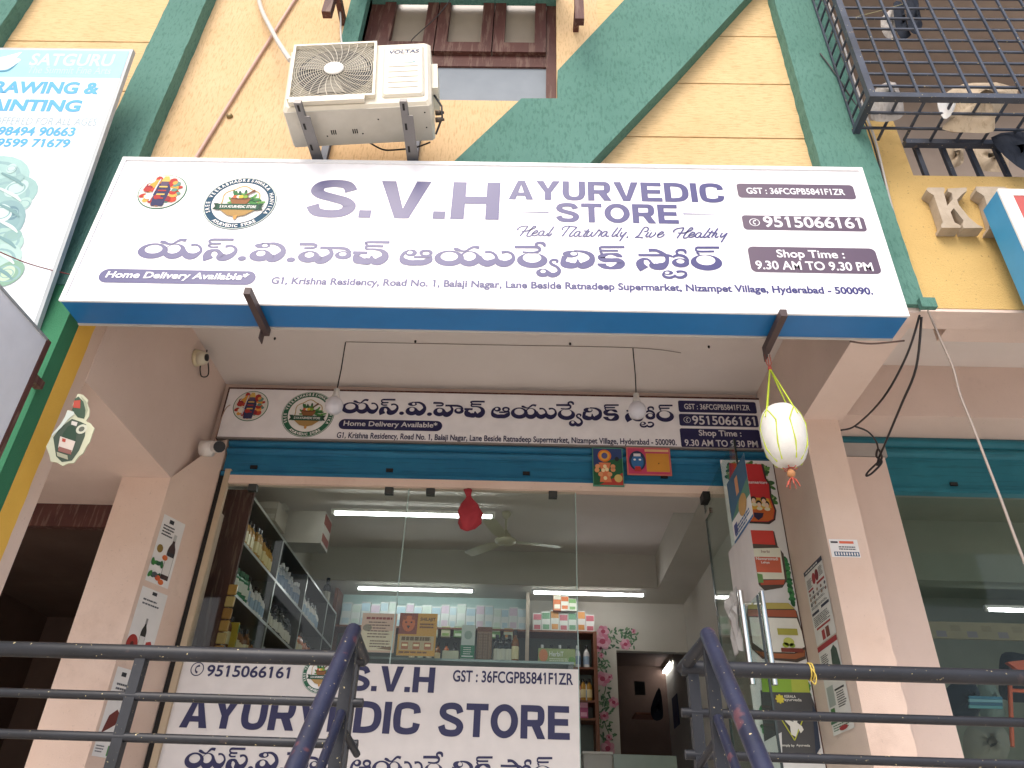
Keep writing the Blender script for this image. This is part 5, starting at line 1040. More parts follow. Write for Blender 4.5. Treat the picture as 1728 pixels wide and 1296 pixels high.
def cloth(name, pts, y, m, label, th=.05, cat='cloth', seed=0, Y2=None):
    """draped cloth: outline from the street, puffed to a real thickness, with folds"""
    r = random.Random(seed); P = [atY(px, py, y) for px, py in pts]; cx = sum(p.x for p in P)/len(P); cz = sum(p.z for p in P)/len(P); Q = cat_rom([(p.x, p.z) for p in P], 3, True); n = len(Q); vs = []; fs = []
    for s_ in (-1, 1):
        for k, f in enumerate((1, .8, .5, .2)):
            for i, (a, b) in enumerate(Q): vs.append((cx+(a-cx)*f, y+s_*(th*(1-f*f)*.9+(.012*math.sin(i*1.1+k) if f < 1 else 0)+(s_*.0 if f < 1 else 0)), cz+(b-cz)*f))
    for h in (0, 1):
        for k in range(3):
            for i in range(n): a, b = h*4*n+k*n+i, h*4*n+k*n+(i+1) % n; fs.append((a, b, b+n, a+n) if h else (b, a, a+n, b+n))
        fs.append(tuple(h*4*n+3*n+i for i in range(n)))
    mb = MB(); mb.add(vs, fs, m, True); return tag(mb.build(name), label, cat)
CL = plaster('cloth_dark', '#2b313c', '#232833', (40, 40, 6), .3, '#15181f', .3); CLW = plaster('cloth_cream', '#cbb9a0', '#b9a78e', (30, 30, 8), .5, '#8a7458', .3, 4); CLG = plaster('cloth_grey', '#bcb6b0', '#a9a39d', (30, 30, 8), .5, '#7d766f', .3, 4)
cloth('hanging_cloth', [(1500, 18), (1512, 14), (1514, 45), (1506, 64), (1492, 60), (1486, 35)], 3.3, CLG, 'patterned grey cloth hanging beside the dark socks in the cage', .03, seed=1)
cloth('hanging_cloth', [(1508, 5), (1525, 8), (1527, 48), (1538, 58), (1524, 66), (1512, 50)], 3.25, CL, 'dark garment hanging in the cage, left of the wider one', .04, seed=2)
cloth('hanging_cloth', [(1530, -8), (1548, -4), (1552, 30), (1557, 42), (1546, 58), (1532, 44)], 3.2, CL, 'dark garment hanging in the cage, right of the pair', .04, seed=3)
cloth('cloth_bundle', [(1478, 150), (1498, 138), (1510, 142), (1522, 165), (1524, 195), (1500, 205), (1470, 200), (1474, 165)], 2.98, CLG, 'grey crumpled cloth in the front corner of the cage floor', .07, seed=4)
cloth('cloth_bundle', [(1590, 165), (1625, 142), (1680, 141), (1718, 152), (1700, 175), (1680, 200), (1676, 222), (1640, 224), (1590, 218), (1605, 195)], 3.02, CLW, 'cream cloth heap lying on the cage floor', .1, seed=5)
cloth('cloth_bundle', [(1582, 168), (1612, 165), (1608, 190), (1592, 200)], 2.95, WHITE, 'small white cloth left of the cream heap in the cage', .05, seed=6)
cloth('curtain', [(1585, 244), (1622, 240), (1626, 262), (1625, 275), (1610, 283), (1598, 278)], 3.45, CLW, 'cream fringed cloth hanging behind the balcony bars', .03, seed=7)
cloth('curtain', [(1640, 244), (1690, 240), (1702, 284), (1676, 290), (1650, 282)], 3.45, CLW, 'wide cream cloth hanging behind the balcony bars, right of the fringed one', .03, seed=8)
cloth('hanging_cloth', [(1672, 232), (1740, 225), (1745, 285), (1715, 280)], 3.1, CL, 'dark cloth slung below the cage floor at the right edge', .03, seed=9)
cable('clothes_line', [atY(1440, 30, 3.1), atY(1520, 8, 3.2), atY(1600, -20, 3.3)], .003, pm('#a9a27a'), 'thin line in the cage holding the dark garments', 'line')

# ================================================================== RAILINGS
def railing(sgn, label, postx):
    xe = sgn*.60; t = thing('railing', label, 'railing', (xe, 3.0, 1.25)); zt = 2.262
    far = sgn*4.2
    mb = MB(); mb.tube([(xe, 3, zt), (far, 3, zt+(.0 if sgn > 0 else -.0))], .0285, RAIL, 14); mb.build('top_rail', t)
    for i, z in enumerate((2.105, 1.965, 1.82, 1.68, 1.54)):
        mb = MB(); mb.tube([(xe-sgn*.012, 3, z), (far, 3, z)], .0165, RAIL, 10); mb.build('rail', t)
    for x in postx:
        mb = MB(); mb.box(x-.02, x+.02, 2.985, 3.025, 1.25, zt-.01, RAIL); mb.build('post', t)
    # stair handrail coming down to the street at 45 degrees
    hx = sgn*(.617 if sgn < 0 else .668); s0 = Vector((hx, 2.79, 2.325 if sgn > 0 else 2.305)); dr = Vector((0, -.707, -.72))
    mb = MB(); mb.tube([s0-dr*.02, s0, s0+dr*1.6], .0285, RAILP, 14); mb.build('handrail', t)
    mb = MB(); mb.tube([s0+Vector((-sgn*.004, .01, -.004)), (xe+sgn*.012, 3.03, zt+.004)], .024, RAIL, 12); mb.build('handrail_return', t)
    for dz in (.27, .45):
        mb = MB(); mb.tube([s0+Vector((0, .0, -dz)), s0+Vector((0, 0, -dz))+dr*1.5], .0165, RAILP, 10); mb.build('handrail_lower', t)
    mb = MB(); mb.box(hx-.02, hx+.02, 2.79, 2.825, 1.1, s0.z-.02, RAIL); mb.build('post', t)
    mb = MB(); mb.tube([(hx, 2.81, 2.0), (hx-sgn*.035, 2.98, 1.93)], .013, RAIL, 8); mb.build('brace', t)
    return t
railing(-1, 'dark blue pipe railing with stair handrail, left of the steps', (-.642, -1.457, -2.3, -3.4))
railing(1, 'dark blue pipe railing with stair handrail, right of the steps', (.642, 2.6, 3.6))
mb = MB(); x = 1.08
for k in range(2): mb.tube([(x+.01*k, 3+.0305*math.cos(a), 2.262+.0305*math.sin(a)) for a in (2*math.pi*i/16 for i in range(17))], .003, pm('#c3a94a'), 5)
mb.tube(cat_rom([(x, 2.97, 2.27), (x+.012, 2.965, 2.24), (x+.004, 2.967, 2.21), (x-.01, 2.968, 2.225)], 5), .0025, pm('#c3a94a'), 5); tag(mb.build('string_tie'), 'yellow string tied round the top rail of the right railing', 'string')
# red cloth bundle tied up at the lintel
c = atY(790, 862, 4.93); zk, zb_ = atY(789, 826, 4.93).z, atY(790, 896, 4.93).z; RC = pm('#a02c36', .75)
t = thing('cloth_bundle', 'red cloth bundle tied up and hanging over the glass door', 'cloth bundle', (c.x, 4.93, zb_))
mb = MB(); h_ = zk-zb_; n = 22; vs = []; fs = []; rf = [(0, .01), (.06, .045), (.2, .075), (.42, .083), (.6, .06), (.74, .03), (.82, .016), (.9, .022), (1, .03)]
for z, r_ in rf:
    for i in range(n): a = 2*math.pi*i/n; k = r_*(1+.16*math.sin(3*a+z*5)+.08*math.sin(7*a)); vs.append((c.x+.012*math.sin(z*4)+k*math.cos(a), 4.93+k*.7*math.sin(a), zb_+z*h_))
for j in range(len(rf)-1):
    for i in range(n): fs.append((j*n+i, j*n+(i+1) % n, (j+1)*n+(i+1) % n, (j+1)*n+i))
fs += [tuple(range(n-1, -1, -1)), tuple(range((len(rf)-1)*n, len(rf)*n))]; mb.add(vs, fs, RC, True); mb.build('bundle', t)
mb = MB(); mb.lathe((c.x, 4.93, zb_+.82*h_), [(.012, -.012), (.02, 0), (.012, .012)], RC, 10); mb.build('knot', t)

# ================================================================== PRODUCT PANEL BESIDE THE DOOR
YX = 4.90; Px = pix(YX); pxn = wallpanel(0, YX, 0)
FP = thing('product_panel', 'tall white banner of medicine bottles and jars beside the open glass door', 'banner', (1.6, YX, 1.3))
fx_0, fx_1 = 1.395, 1.768
mb = MB(); mb.box(fx_0, fx_1, YX+.001, YX+.012, 1.3, 4.13, pm('#e4e2e1', .5)); mb.build('sheet', FP)
def X_(pts): return [Px(*p) for p in pts]
mb = MB(); r = random.Random(5)
for i in range(230):
    px, py = r.uniform(1215, 1312), 772+abs(r.gauss(0, 42)); u, v = Px(px, min(py, 870))
    if fx_0+.03 < u < fx_1-.03 and v < 4.10: pxn.ell(mb, u, v, r.uniform(.012, .035), r.uniform(.008, .018), 1+.004*i, pm(r.choice(['#3f7136', '#5a8a44', '#7fa35c', '#2f5a30', '#9ab36f'])), 9, r.uniform(0, 3))
for cxp, n0, y0_, y1_ in ((1352, 22, 945, 1022), (1378, 8, 1140, 1190), (1290, 12, 1195, 1250)):
    for i in range(n0): px, py = cxp+r.uniform(-9, 9)+(i/n0)*8, y0_+(y1_-y0_)*i/n0; u, v = Px(px, py); u = min(u, fx_1-.03); pxn.ell(mb, u, v, .025, .014, 2+.004*i, pm(r.choice(['#1f5a34', '#2f7a44', '#3f8a4c'])), 8, r.uniform(0, 3))
mb.build('foliage_print', FP)
def bott(name, outs):
    mb = MB()
    for k, (pts, col) in enumerate(outs):
        q = X_(pts); q = [(min(u, fx_1-.004), v) for u, v in q]; pxn.poly(mb, list(reversed(q)), 3+.5*k, pm(col))
    return mb.build(name, FP)
b1 = bott('red_bottle_print', [([(1230, 782), (1288, 784), (1293, 808), (1300, 818), (1302, 840), (1310, 862), (1308, 878), (1298, 885), (1240, 882), (1232, 865)], '#3a2f2c'), ([(1230, 782), (1284, 784), (1290, 808), (1297, 818), (1299, 840), (1307, 862), (1305, 876), (1296, 881), (1240, 880), (1232, 865)], '#c22c30'),
  ([(1238, 842), (1299, 842), (1306, 862), (1304, 876), (1296, 880), (1246, 880)], '#c9642c'), ([(1245, 838), (1296, 842), (1302, 858), (1250, 862)], '#d9a83f')])
mt = MB(); u0, v0 = Px(1256, 816); u1, v1 = Px(1293, 812); pxn.text(mt, 'Trisameericare', u0, v0-.005, u1, v0+.018, 8, WHITE, .01)
for px, py in ((1262, 852), (1271, 846), (1280, 853), (1288, 847), (1293, 854)):
    u, v = Px(px, py); pxn.ell(mt, u, v+.012, .02, .022, 8, pm('#2a1f1c'), 12); pxn.ell(mt, u, v, .014, .018, 8.3, pm('#e2c3a8'), 12); pxn.ell(mt, u, v-.028, .02, .014, 8.2, pm('#d9d2b0'), 12)
q = X_(((1271, 866), (1288, 867), (1286, 874), (1279, 879), (1272, 873))); pxn.poly(mt, list(reversed(q)), 8, pm('#2a2140')); mt.build('print', b1)
b2 = bott('red_lid_jar_print', [([(1265, 896), (1306, 897), (1312, 922), (1322, 935), (1328, 980), (1320, 992), (1290, 997), (1278, 985)], '#54483f'), ([(1262, 895), (1304, 896), (1308, 920), (1268, 918)], '#cf3f35'), ([(1268, 926), (1316, 925), (1324, 978), (1280, 978)], '#e8e6d4'), ([(1272, 940), (1316, 941), (1319, 967), (1276, 966)], '#d0664a'), ([(1281, 980), (1324, 979), (1322, 987), (1284, 988)], '#b8543a'), ([(1276, 968), (1286, 970), (1288, 984), (1278, 984)], '#6f9a58')])
mt = MB()
for tx, y, bo in (('herbi', 934, .0), ('Nawaratnadi', 946, .015), ('Lehya', 953, .015)): u0, v0 = Px(1284 if tx != 'Nawaratnadi' else 1275, y); u1, v1 = Px(1298 if tx != 'Nawaratnadi' else 1312, y); pxn.text(mt, tx, u0, v0, u1, v0+.02, 9, pm('#7a3a2c') if tx == 'herbi' else WHITE, bo)
mt.build('print', b2)
b3 = bott('brown_jar_print', [([(1262, 1018), (1332, 1020), (1344, 1032), (1352, 1060), (1363, 1092), (1360, 1112), (1345, 1118), (1286, 1112), (1268, 1095), (1258, 1050)], '#4a3d33'), ([(1262, 1017), (1330, 1018), (1341, 1028), (1262, 1028)], '#bfae5c'), ([(1262, 1029), (1342, 1030), (1345, 1042), (1262, 1040)], '#a8583c'), ([(1264, 1042), (1344, 1044), (1352, 1066), (1359, 1092), (1340, 1102), (1290, 1100), (1270, 1085)], '#eeece2'), ([(1272, 1098), (1300, 1103), (1340, 1104), (1358, 1097), (1357, 1108), (1342, 1113), (1290, 1110)], '#9c5a34')])
mt = MB()
for (x0p, y0p, x1p, y1p, c_) in ((1312, 1062, 1344, 1072, '#b3ad4a'), (1318, 1095, 1354, 1101, '#7c3326')): u0, v0 = Px(x0p, y1p); u1, v1 = Px(x1p, y0p); pxn.rect(mt, u0, v0, u1, v1, 8, pm(c_))
for px, py, rr, c_ in ((1330, 1084, .034, '#c9cf6a'), (1325, 1089, .02, '#aebf3f'), (1336, 1090, .018, '#8aa33c')): u, v = Px(px, py); pxn.ell(mt, u, v, rr, rr*.8, 8.4, pm(c_), 14)
mt.build('print', b3)
b4 = bott('green_cap_bottle_print', [([(1283, 1165), (1366, 1168), (1374, 1188), (1379, 1200), (1384, 1262), (1376, 1276), (1300, 1272), (1290, 1262)], '#4b4a4c'), ([(1284, 1141), (1362, 1142), (1366, 1169), (1286, 1168)], '#8cb23a'), ([(1334, 1142), (1362, 1142), (1366, 1169), (1336, 1168)], '#b3bd4a'), ([(1370, 1190), (1379, 1200), (1384, 1262), (1376, 1274)], '#2a3448')])
mt = MB(); W_ = pm('#e6e2da')
for tx, x0p, x1p, y in (('KERALA', 1323, 1342, 1178), ('ayurveda', 1323, 1352, 1185), ('simply by', 1318, 1340, 1261), ('Ayurveda', 1343, 1366, 1261)): u0, v0 = Px(x0p, y); u1, v1 = Px(x1p, y); pxn.text(mt, tx, u0, v0, u1, v0+(.022 if tx == 'ayurveda' else .016), 8, W_, .015)
u, v = Px(1315, 1180)
for i in range(8): a = i*.785; pxn.ell(mt, u+.014*math.cos(a), v+.014*math.sin(a), .014, .008, 8+.03*i, pm('#d9c83f'), 10, a)
q = X_(((1318, 1215), (1354, 1214), (1340, 1250))); 
for a, b in ((0, 1), (1, 2), (2, 0)): pxn.stroke(mt, [q[a]+(.006,), q[b]+(.006,)], 8, pm('#c3c63f'), 2)
mn = X_(((1320, 1206), (1326, 1207), (1330, 1216), (1338, 1219), (1336, 1212), (1340, 1208), (1345, 1212), (1344, 1220), (1352, 1226), (1355, 1232), (1350, 1238), (1346, 1230), (1342, 1244), (1334, 1240), (1332, 1226), (1324, 1218))); pxn.poly(mt, list(reversed(mn)), 8.6, W_); mt.build('print', b4)
mb = MB(); q = X_(((1283, 1255), (1318, 1236), (1320, 1300), (1283, 1300))); pxn.poly(mb, list(reversed(q)), 7, pm('#d2d0ce')); mb.build('white_corner_print', FP)
mb = MB(); mb.box(fx_1-.002, fx_1+.003, YX-.004, YX+.012, 1.3, 4.13, BRN); mb.build('edge_strip', FP)

# ================================================================== SHOP INTERIOR
def tube_light(p, q, label, grp='tube lights inside the shop', drop=.03):
    p, q = Vector(p), Vector(q); t = thing('tube_light', label, 'tube light', tuple((p+q)/2), grp)
    mb = MB(); d = (q-p).normalized(); s_ = Vector((d.y, -d.x, 0)).normalized(); up = Vector((0, 0, 1)); c = []
    for e in (p-d*.03, q+d*.03): c += [e-s_*.018+up*.014, e+s_*.018+up*.014, e+s_*.018+up*.04, e-s_*.018+up*.04]
    mb.add(c, [(0, 1, 2, 3), (7, 6, 5, 4), (0, 4, 5, 1), (1, 5, 6, 2), (2, 6, 7, 3), (3, 7, 4, 0)], WHITE); mb.build('housing', t)
    mb = MB(); mb.tube([p, q], .0135, TUBE, 10); mb.build('lamp', t)
    for e, k in ((p, -1), (q, 1)):
        mb = MB(); mb.tube([e, e+d*k*.028], .015, WHITE, 10); mb.build('end_cap', t)
a, b = atY(565, 866, 6.12), atY(830, 869, 6.12); tube_light(a, (b.x, b.y, a.z), 'long lit tube light behind the red cloth bundle')
a, b = atY(605, 993, 8.38), atY(797, 997, 8.38); tube_light(a, (b.x, b.y, a.z), 'lit tube light on the back beam, above the white boxes')
a, b = atY(901, 1000, 8.38), atY(1085, 1004, 8.38); tube_light(a, (b.x, b.y, a.z), 'lit tube light on the back beam, above the flower painting')
a, b = atY(1105, 1155, 10.4), atY(1132, 1118, 11.6); tube_light(atX(1106, 1154, 2.17), atX(1132, 1118, 2.17), 'lit tube light in the dark back room beyond the doorway')
# fan
fc = atY(853, 913, 7.3); FN = thing('ceiling_fan', 'cream ceiling fan with three blades inside the shop', 'fan', tuple(fc)); FM = pm('#cfcab2', .4)
mb = MB(); mb.tube([(fc.x, fc.y, fc.z+.1), (fc.x, fc.y, zc)], .012, FM, 8); mb.lathe((fc.x, fc.y, zc), [(.05, 0), (.045, -.03), (.015, -.07)], FM, 16); mb.build('rod', FN)
mb = MB(); mb.lathe(fc, [(.0, -.035), (.07, -.03), (.105, -.012), (.11, .008), (.075, .03), (.06, .05), (.035, .085), (.02, .11)], FM, 24); mb.build('motor', FN)
for k in range(3):
    a = 2*math.pi*k/3+.25; u = Vector((math.cos(a), math.sin(a), 0)); v = Vector((-math.sin(a), math.cos(a), .15)).normalized(); mb = MB(); q = []
    for r_, w_ in ((.1, .03), (.18, .055), (.3, .065), (.56, .06), (.58, .045)): q += [fc+u*r_-v*w_, fc+u*r_+v*w_]
    q2 = [p+Vector((0, 0, .004)) for p in q]; n = len(q)
    mb.add(q+q2, [(2*i, 2*i+1, 2*i+3, 2*i+2) for i in range(4)]+[(n+2*i+2, n+2*i+3, n+2*i+1, n+2*i) for i in range(4)], FM); mb.build('blade', FN)
# left rack
RX0, RX1, RY0, RY1 = -2.44, -2.10, 5.4, 8.55; SH = [3.975, 3.61, 3.24, 2.87, 2.5]
RK = thing('display_rack', 'tall dark rack of medicine shelves along the left wall of the shop', 'rack', (-2.3, 5.4, 1.25)); RW = pm('#5c5a54', .5); EDG = pm('#b9bdb8', .3)
mb = MB(); mb.box(RX0, RX1+.0, RY0-.03, RY0, 1.25, 4.02, BRN); mb.build('side_panel', RK)
for z in SH+[2.1]:
    mb = MB(); mb.box(RX0, RX1-.004, RY0, RY1, z-.018, z, RW); mb.box(RX1-.004, RX1, RY0, RY1, z-.02, z+.001, EDG); mb.build('shelf', RK)
for y in (6.28, 7.2, 8.1, 8.55):
    mb = MB(); mb.box(RX0, RX1-.003, y-.009, y+.009, 1.25, 3.957, RW); mb.box(RX1-.003, RX1+.001, y-.01, y+.01, 1.25, 3.955, EDG); mb.build('divider', RK)
mb = MB(); mb.box(RX0-.015, RX0, RY0, RY1, 1.25, 3.95, pm('#4c5550', .25)); mb.build('back_board', RK)
def proto_bottle(kind):
    mb = MB(); B = {'amber': ('#7a4a1e', '#2a2422', '#d8c79a'), 'gold': ('#b98a3a', '#2a2422', '#e0cf9a'), 'white': ('#d8d6d2', '#2b2b2e', '#9ab0c4'), 'green': ('#2f6a45', '#e4e2dc', '#cfd8bf'), 'dark': ('#22282a', '#1b1b1e', '#c9c4b4'), 'orange': ('#c5682f', '#2f2a28', '#e6d9b8'), 'pink': ('#c98a90', '#e6e2de', '#efe6e4'), 'jar': ('#3f7d5a', '#2f5f46', '#d9dccf'), 'silver': ('#b5b8bd', '#e0e0e0', '#7d8fa5')}[kind]
    b, c, l = (pm(x, .25) for x in B)
    if kind == 'jar': mb.lathe((0, 0, 0), [(.036, 0), (.038, .08), (.03, .095)], b, 8); mb.lathe((0, 0, .095), [(.034, 0), (.034, .025)], c, 8); mb.lathe((0, 0, .02), [(.0385, 0), (.0385, .05)], l, 8)
    else: mb.lathe((0, 0, 0), [(.026, 0), (.027, .12), (.022, .14), (.011, .155), (.011, .17)], b, 8); mb.lathe((0, 0, .165), [(.013, 0), (.013, .028)], c, 8); mb.lathe((0, 0, .03), [(.0275, 0), (.0275, .07)], l, 8)
    me = bpy.data.meshes.new('bottle'); me.from_pydata([tuple(p) for p in mb.v], [], mb.f)
    for m in mb.mats: me.materials.append(m)
    for p, k in zip(me.polygons, mb.m): p.material_index = k
    return me
BM = {}
def put(kind, x, y, z, label, cat, group, s=1.0, sx=1.0, rz=0):
    if kind not in BM: BM[kind] = proto_bottle(kind)
    o = bpy.data.objects.new('jar' if kind == 'jar' else 'bottle', BM[kind]); COL.objects.link(o); o.location = (x, y, z); o.scale = (s*sx, s*sx, s); o.rotation_euler = (0, 0, rz); return tag(o, label, cat, group)
rnd = random.Random(11)
rows = [  # shelf, y range, kind, spacing, size, words
 (3.61, 5.5, 6.2, 'gold', .066, 1.05, 'golden capped bottle in the front bay of the highest shelf of the left rack'),
 (3.61, 6.36, 7.1, 'silver', .066, 1.0, 'silvery bottle in the second bay of the highest shelf of the left rack'),
 (3.61, 7.3, 8.0, 'white', .07, 1.0, 'white bottle in the third bay of the highest shelf of the left rack'),
 (3.24, 5.47, 5.75, 'jar', .09, 1.3, 'green jar in the front bay of the second shelf of the left rack'),
 (3.24, 5.8, 6.22, 'white', .062, .95, 'white bottle beside the green jars on the second shelf of the left rack'),
 (3.24, 6.36, 7.1, 'dark', .064, 1.0, 'dark bottle in the second bay of the second shelf of the left rack'),
 (3.24, 7.3, 8.0, 'orange', .068, 1.0, 'orange bottle in the third bay of the second shelf of the left rack'),
 (2.87, 5.47, 6.2, 'amber', .07, 1.05, 'amber bottle in the front bay of the third shelf of the left rack'),
 (2.87, 6.36, 7.1, 'pink', .066, 1.0, 'pink bottle in the second bay of the third shelf of the left rack'),
 (2.87, 7.3, 8.0, 'green', .068, 1.0, 'green bottle in the third bay of the third shelf of the left rack'),
 (2.5, 5.47, 6.2, 'green', .07, 1.05, 'green bottle in the front bay of the lowest visible shelf of the left rack'),
 (2.5, 6.36, 7.1, 'white', .066, 1.0, 'white bottle in the second bay of the lowest visible shelf of the left rack')]
for z, y0, y1, kind, sp, s_, lab in rows:
    y = y0
    while y <= y1:
        put(kind, RX1-.045-rnd.uniform(0, .02), y, z, lab, 'jar' if kind == 'jar' else 'bottle', lab.split(' of the left')[0].replace(' in the ', 's in the ', 1), s_*rnd.uniform(1.0, 1.25)); y += sp*rnd.uniform(.86, 1.0)
def carton(name, x, y, z, w, d, h, m1, m2, label, cat, group=None, rz=0):
    mb = MB(); mb.box(-w/2, w/2, -d/2, d/2, 0, h, m1); mb.box(-w/2+.004, w/2-.004, -d/2-.0015, -d/2, h*.62, h*.94, m2); mb.box(-w/2+.012, w/2-.012, -d/2-.0015, -d/2, h*.1, h*.34, m2)
    me_o = mb.build(name); me_o.location = (x, y, z); me_o.rotation_euler = (0, 0, rz); return tag(me_o, label, cat, group)
for i, (y, z, h, c1, c2) in enumerate(((5.72, 2.87, .0, '#d2b23a', '#3f7d3f'),)): carton('carton', -2.16, 5.62, 2.87+.0, .02, .16, .2, pm('#c9a92f'), pm('#3f7d3f'), 'yellow and green pack near the front of the third shelf of the left rack', 'carton', None, R(90))
carton('carton', -2.22, 6.02, 3.977, .3, .3, .17, pm('#b3aca0'), pm('#c9c4bb'), 'pale box on top of the left rack, nearest the glass', 'carton')
carton('carton', -2.05, 6.5, 3.977, .26, .5, .3, pm('#c4beb6'), pm('#8c4a44'), 'tall white box with a red stripe on top of the left rack', 'carton', None, R(90))
put('dark', -2.2, 8.35, 3.977, 'tall dark bottle on top of the left rack at its far end', 'bottle', None, 1.7)
# hanging strip of sachets on the rack corner
t = thing('sachet_strip', 'strip of golden sachets hanging on the front edge of the left rack', 'sachets', (-2.07, 5.37, 2.6))
for i in range(9): mb = MB(); z = 3.27-.085*i; mb.bbox(-2.12, -2.055, 5.345, 5.362, z-.075, z, pm(['#b98a4a', '#c9a66a', '#a8763f'][i % 3], .25), .006); mb.build('sachet', t)
# back rack
BY = 8.72; Pb = pix(BY)
BKR = thing('display_rack', 'brown framed rack of boxes and bottles against the back wall', 'rack', (-.6, BY, 1.25))
lx, rx = Pb(560, 1060)[0], Pb(1003, 1064)[0]; mxp = Pb(890, 1064)[0]
zsh = [Pb(740, 1060)[1], Pb(740, 1120)[1], Pb(960, 1182)[1], Pb(960, 1212)[1]]
WB = pm('#7a4a34', .5)
for z in zsh:
    mb = MB(); mb.box(lx, rx, BY-.04, 8.99, z-.02, z, WB); mb.build('shelf', BKR)
for x in (lx, mxp, rx):
    mb = MB(); mb.box(x-.02, x+.02, BY-.045, 8.99, 1.25, zsh[0]+(.0 if x == rx else .42), WB if x != mxp else pm('#c9b8a6', .5)); mb.build('upright', BKR)
mb = MB(); mb.box(lx, mxp, 8.96, 8.985, zsh[0], zsh[0]+.62, pm('#b5cfcc', .4)); mb.box(lx, rx, 8.97, 8.99, 1.3, zsh[0]-.02, pm('#66706c', .5)); mb.build('back_board', BKR)  # upper board's pale teal: the glow behind the cartons put into its colour
x = lx+.08; i = 0
while x < mxp-.05:
    w_ = rnd.uniform(.085, .115); carton('carton', x+w_/2, BY+.06, zsh[0], w_*.95, .1, rnd.uniform(.24, .29), pm('#d3d8d6', .4), pm(['#b8cdd6', '#c4d2c9', '#aac3d0', '#cbb9c9'][i % 4]), 'upright white medicine carton in the row on the back rack', 'carton', 'white cartons on the back rack'); x += w_; i += 1
x = mxp+.06
while x < rx-.06:
    w_ = .1; carton('carton', x+w_/2, BY+.05, zsh[0], w_*.95, .1, .2+.02*(i % 3), pm('#d3d2cc', .4), pm(['#b3606a', '#6f9a78', '#c58a4a'][i % 3]), 'short white carton at the right end of the back rack', 'carton', 'short cartons on the back rack'); x += w_; i += 1
for k in range(9): x = Pb(690+k*21, 1060)[0]; carton('carton', x, BY-.0, zsh[0]-.1, .1, .06, .115, pm(['#c9c4a0', '#6f9a5a', '#b9bfa8'][k % 3], .4), pm(['#7a9a4a', '#cfd8bf', '#c58a4a'][k % 3]), 'small green and cream pack fixed below the white cartons', 'carton', 'small packs below the white cartons')
for k in range(6): x = Pb(915+k*15, 1110)[0]; put('white' if k % 2 else 'silver', x, BY+.03, zsh[1], 'white bottle on the right bay middle shelf of the back rack', 'bottle', 'white bottles on the back rack', 1.25)
for k in range(3): x = Pb(975+k*10, 1180)[0]; put('gold', x, BY+.03, zsh[2], 'golden bottle on the lower right bay of the back rack', 'bottle', 'golden bottles on the back rack', 1.2)
carton('carton', Pb(985, 1205)[0], BY+.03, zsh[3]+.002, .09, .1, .17, pm('#b0507a'), pm('#d9a0b8'), 'pink carton on the lowest shelf of the back rack', 'carton')
# items standing on the ledge behind the printed film
LY = 5.32; Pl = pix(LY); zl = Pl(780, 1119)[1]
LG = thing('display_ledge', 'narrow glass display ledge behind the printed window film', 'ledge', (-.6, LY, 1.25))
mb = MB(); mb.box(-1.5, .34, 5.2, 5.5, zl-.015, zl, pm('#8f9c98', .2)); mb.build('shelf', LG)
for x in (-1.48, .32): mb = MB(); mb.box(x-.015, x+.015, 5.22, 5.48, 1.25, zl-.015, GREYM); mb.build('leg', LG)
def lpack(name, l, b, r_, tp, m, label, cat, draw=None, dy=0, th=.03):
    P_ = pix(LY+dy); x0, z0 = P_(l, b); x1, z1 = P_(r_, tp); t = thing(name, label, cat, ((x0+x1)/2, LY+dy, z0)); mb = MB(); mb.bbox(x0, x1, LY+dy, LY+dy+th, z0, z1, m, .004); mb.build('pack', t)
    if draw: pn = Panel((x0, LY+dy-.0005, z0), (1, 0, 0), (0, 0, 1), (0, -1, 0), .0012); mb = MB(); draw(mb, pn, x1-x0, z1-z0); mb.build('print', t)
    return t
def d1(mb, pn, w, h): pn.rect(mb, 0, .02*h, w, .4*h, 1, pm('#2f7a5a')); pn.ell(mb, .5*w, .7*h, .28*w, .13*h, 1, pm('#8a9a90')); lines(mb, pn, .2*w, .8*w, .34*h, 4, .06*h, .02*h, 2, PAPER, 3); pn.rect(mb, .1*w, .06*h, .9*w, .1*h, 2, pm('#d0d8d0'))
lpack('pouch', 776, 1112, 803, 1055, pm('#b3b8b2', .3), 'green and silver pouch on the ledge behind the glass', 'pouch', d1)
def d2(mb, pn, w, h):
    for i in range(6): pn.rect(mb, (.03+.165*i)*w, 0, (.14+.165*i)*w, .8*h, 1, pm(['#6d5240', '#7c614c'][i % 2]))
    pn.rect(mb, 0, .84*h, w, .97*h, 2, pm('#6a4030')); lines(mb, pn, .1*w, .9*w, .76*h, 8, .09*h, .012*h, 2, pm('#4d382c'), 8)
lpack('incense_pack', 803, 1112, 831, 1058, pm('#8a6a52', .5), 'brown slatted pack standing right of the green pouch', 'pack', d2)
for k, px in enumerate((838, 848, 859)): put('dark', Pl(px, 1110)[0], LY+.04, zl, ['dark bottle next to the brown slatted pack', 'dark bottle in the middle of three on the ledge', 'dark bottle beside the slim amber one'][k], 'bottle', 'dark bottles on the ledge', 1.05)
put('amber', Pl(869, 1110)[0], LY+.02, zl, 'slim amber bottle with yellow label at the end of the dark bottles', 'bottle', None, 1.2, .8)
def d3(mb, pn, w, h): pn.ell(mb, .14*w, .55*h, .12*w, .38*h, 1, pm('#d07a4a')); pn.text(mb, 'HerbiT', .3*w, .5*h, .68*w, .8*h, 2, PAPER, .01); lines(mb, pn, .3*w, .85*w, .38*h, 3, .11*h, .05*h, 2, pm('#d9dcc4'), 4); pn.ell(mb, .9*w, .3*h, .1*w, .2*h, 1, pm('#5f8a3f'))
lpack('carton', 908, 1121, 971, 1095, pm('#8f9a5c', .4), 'long green carton with an orange fruit standing on the ledge', 'carton', d3, -.03, .06)
lpack('carton', 745, 1115, 774, 1098, pm('#c9c4a8', .4), 'small cream carton left of the green pouch', 'carton')
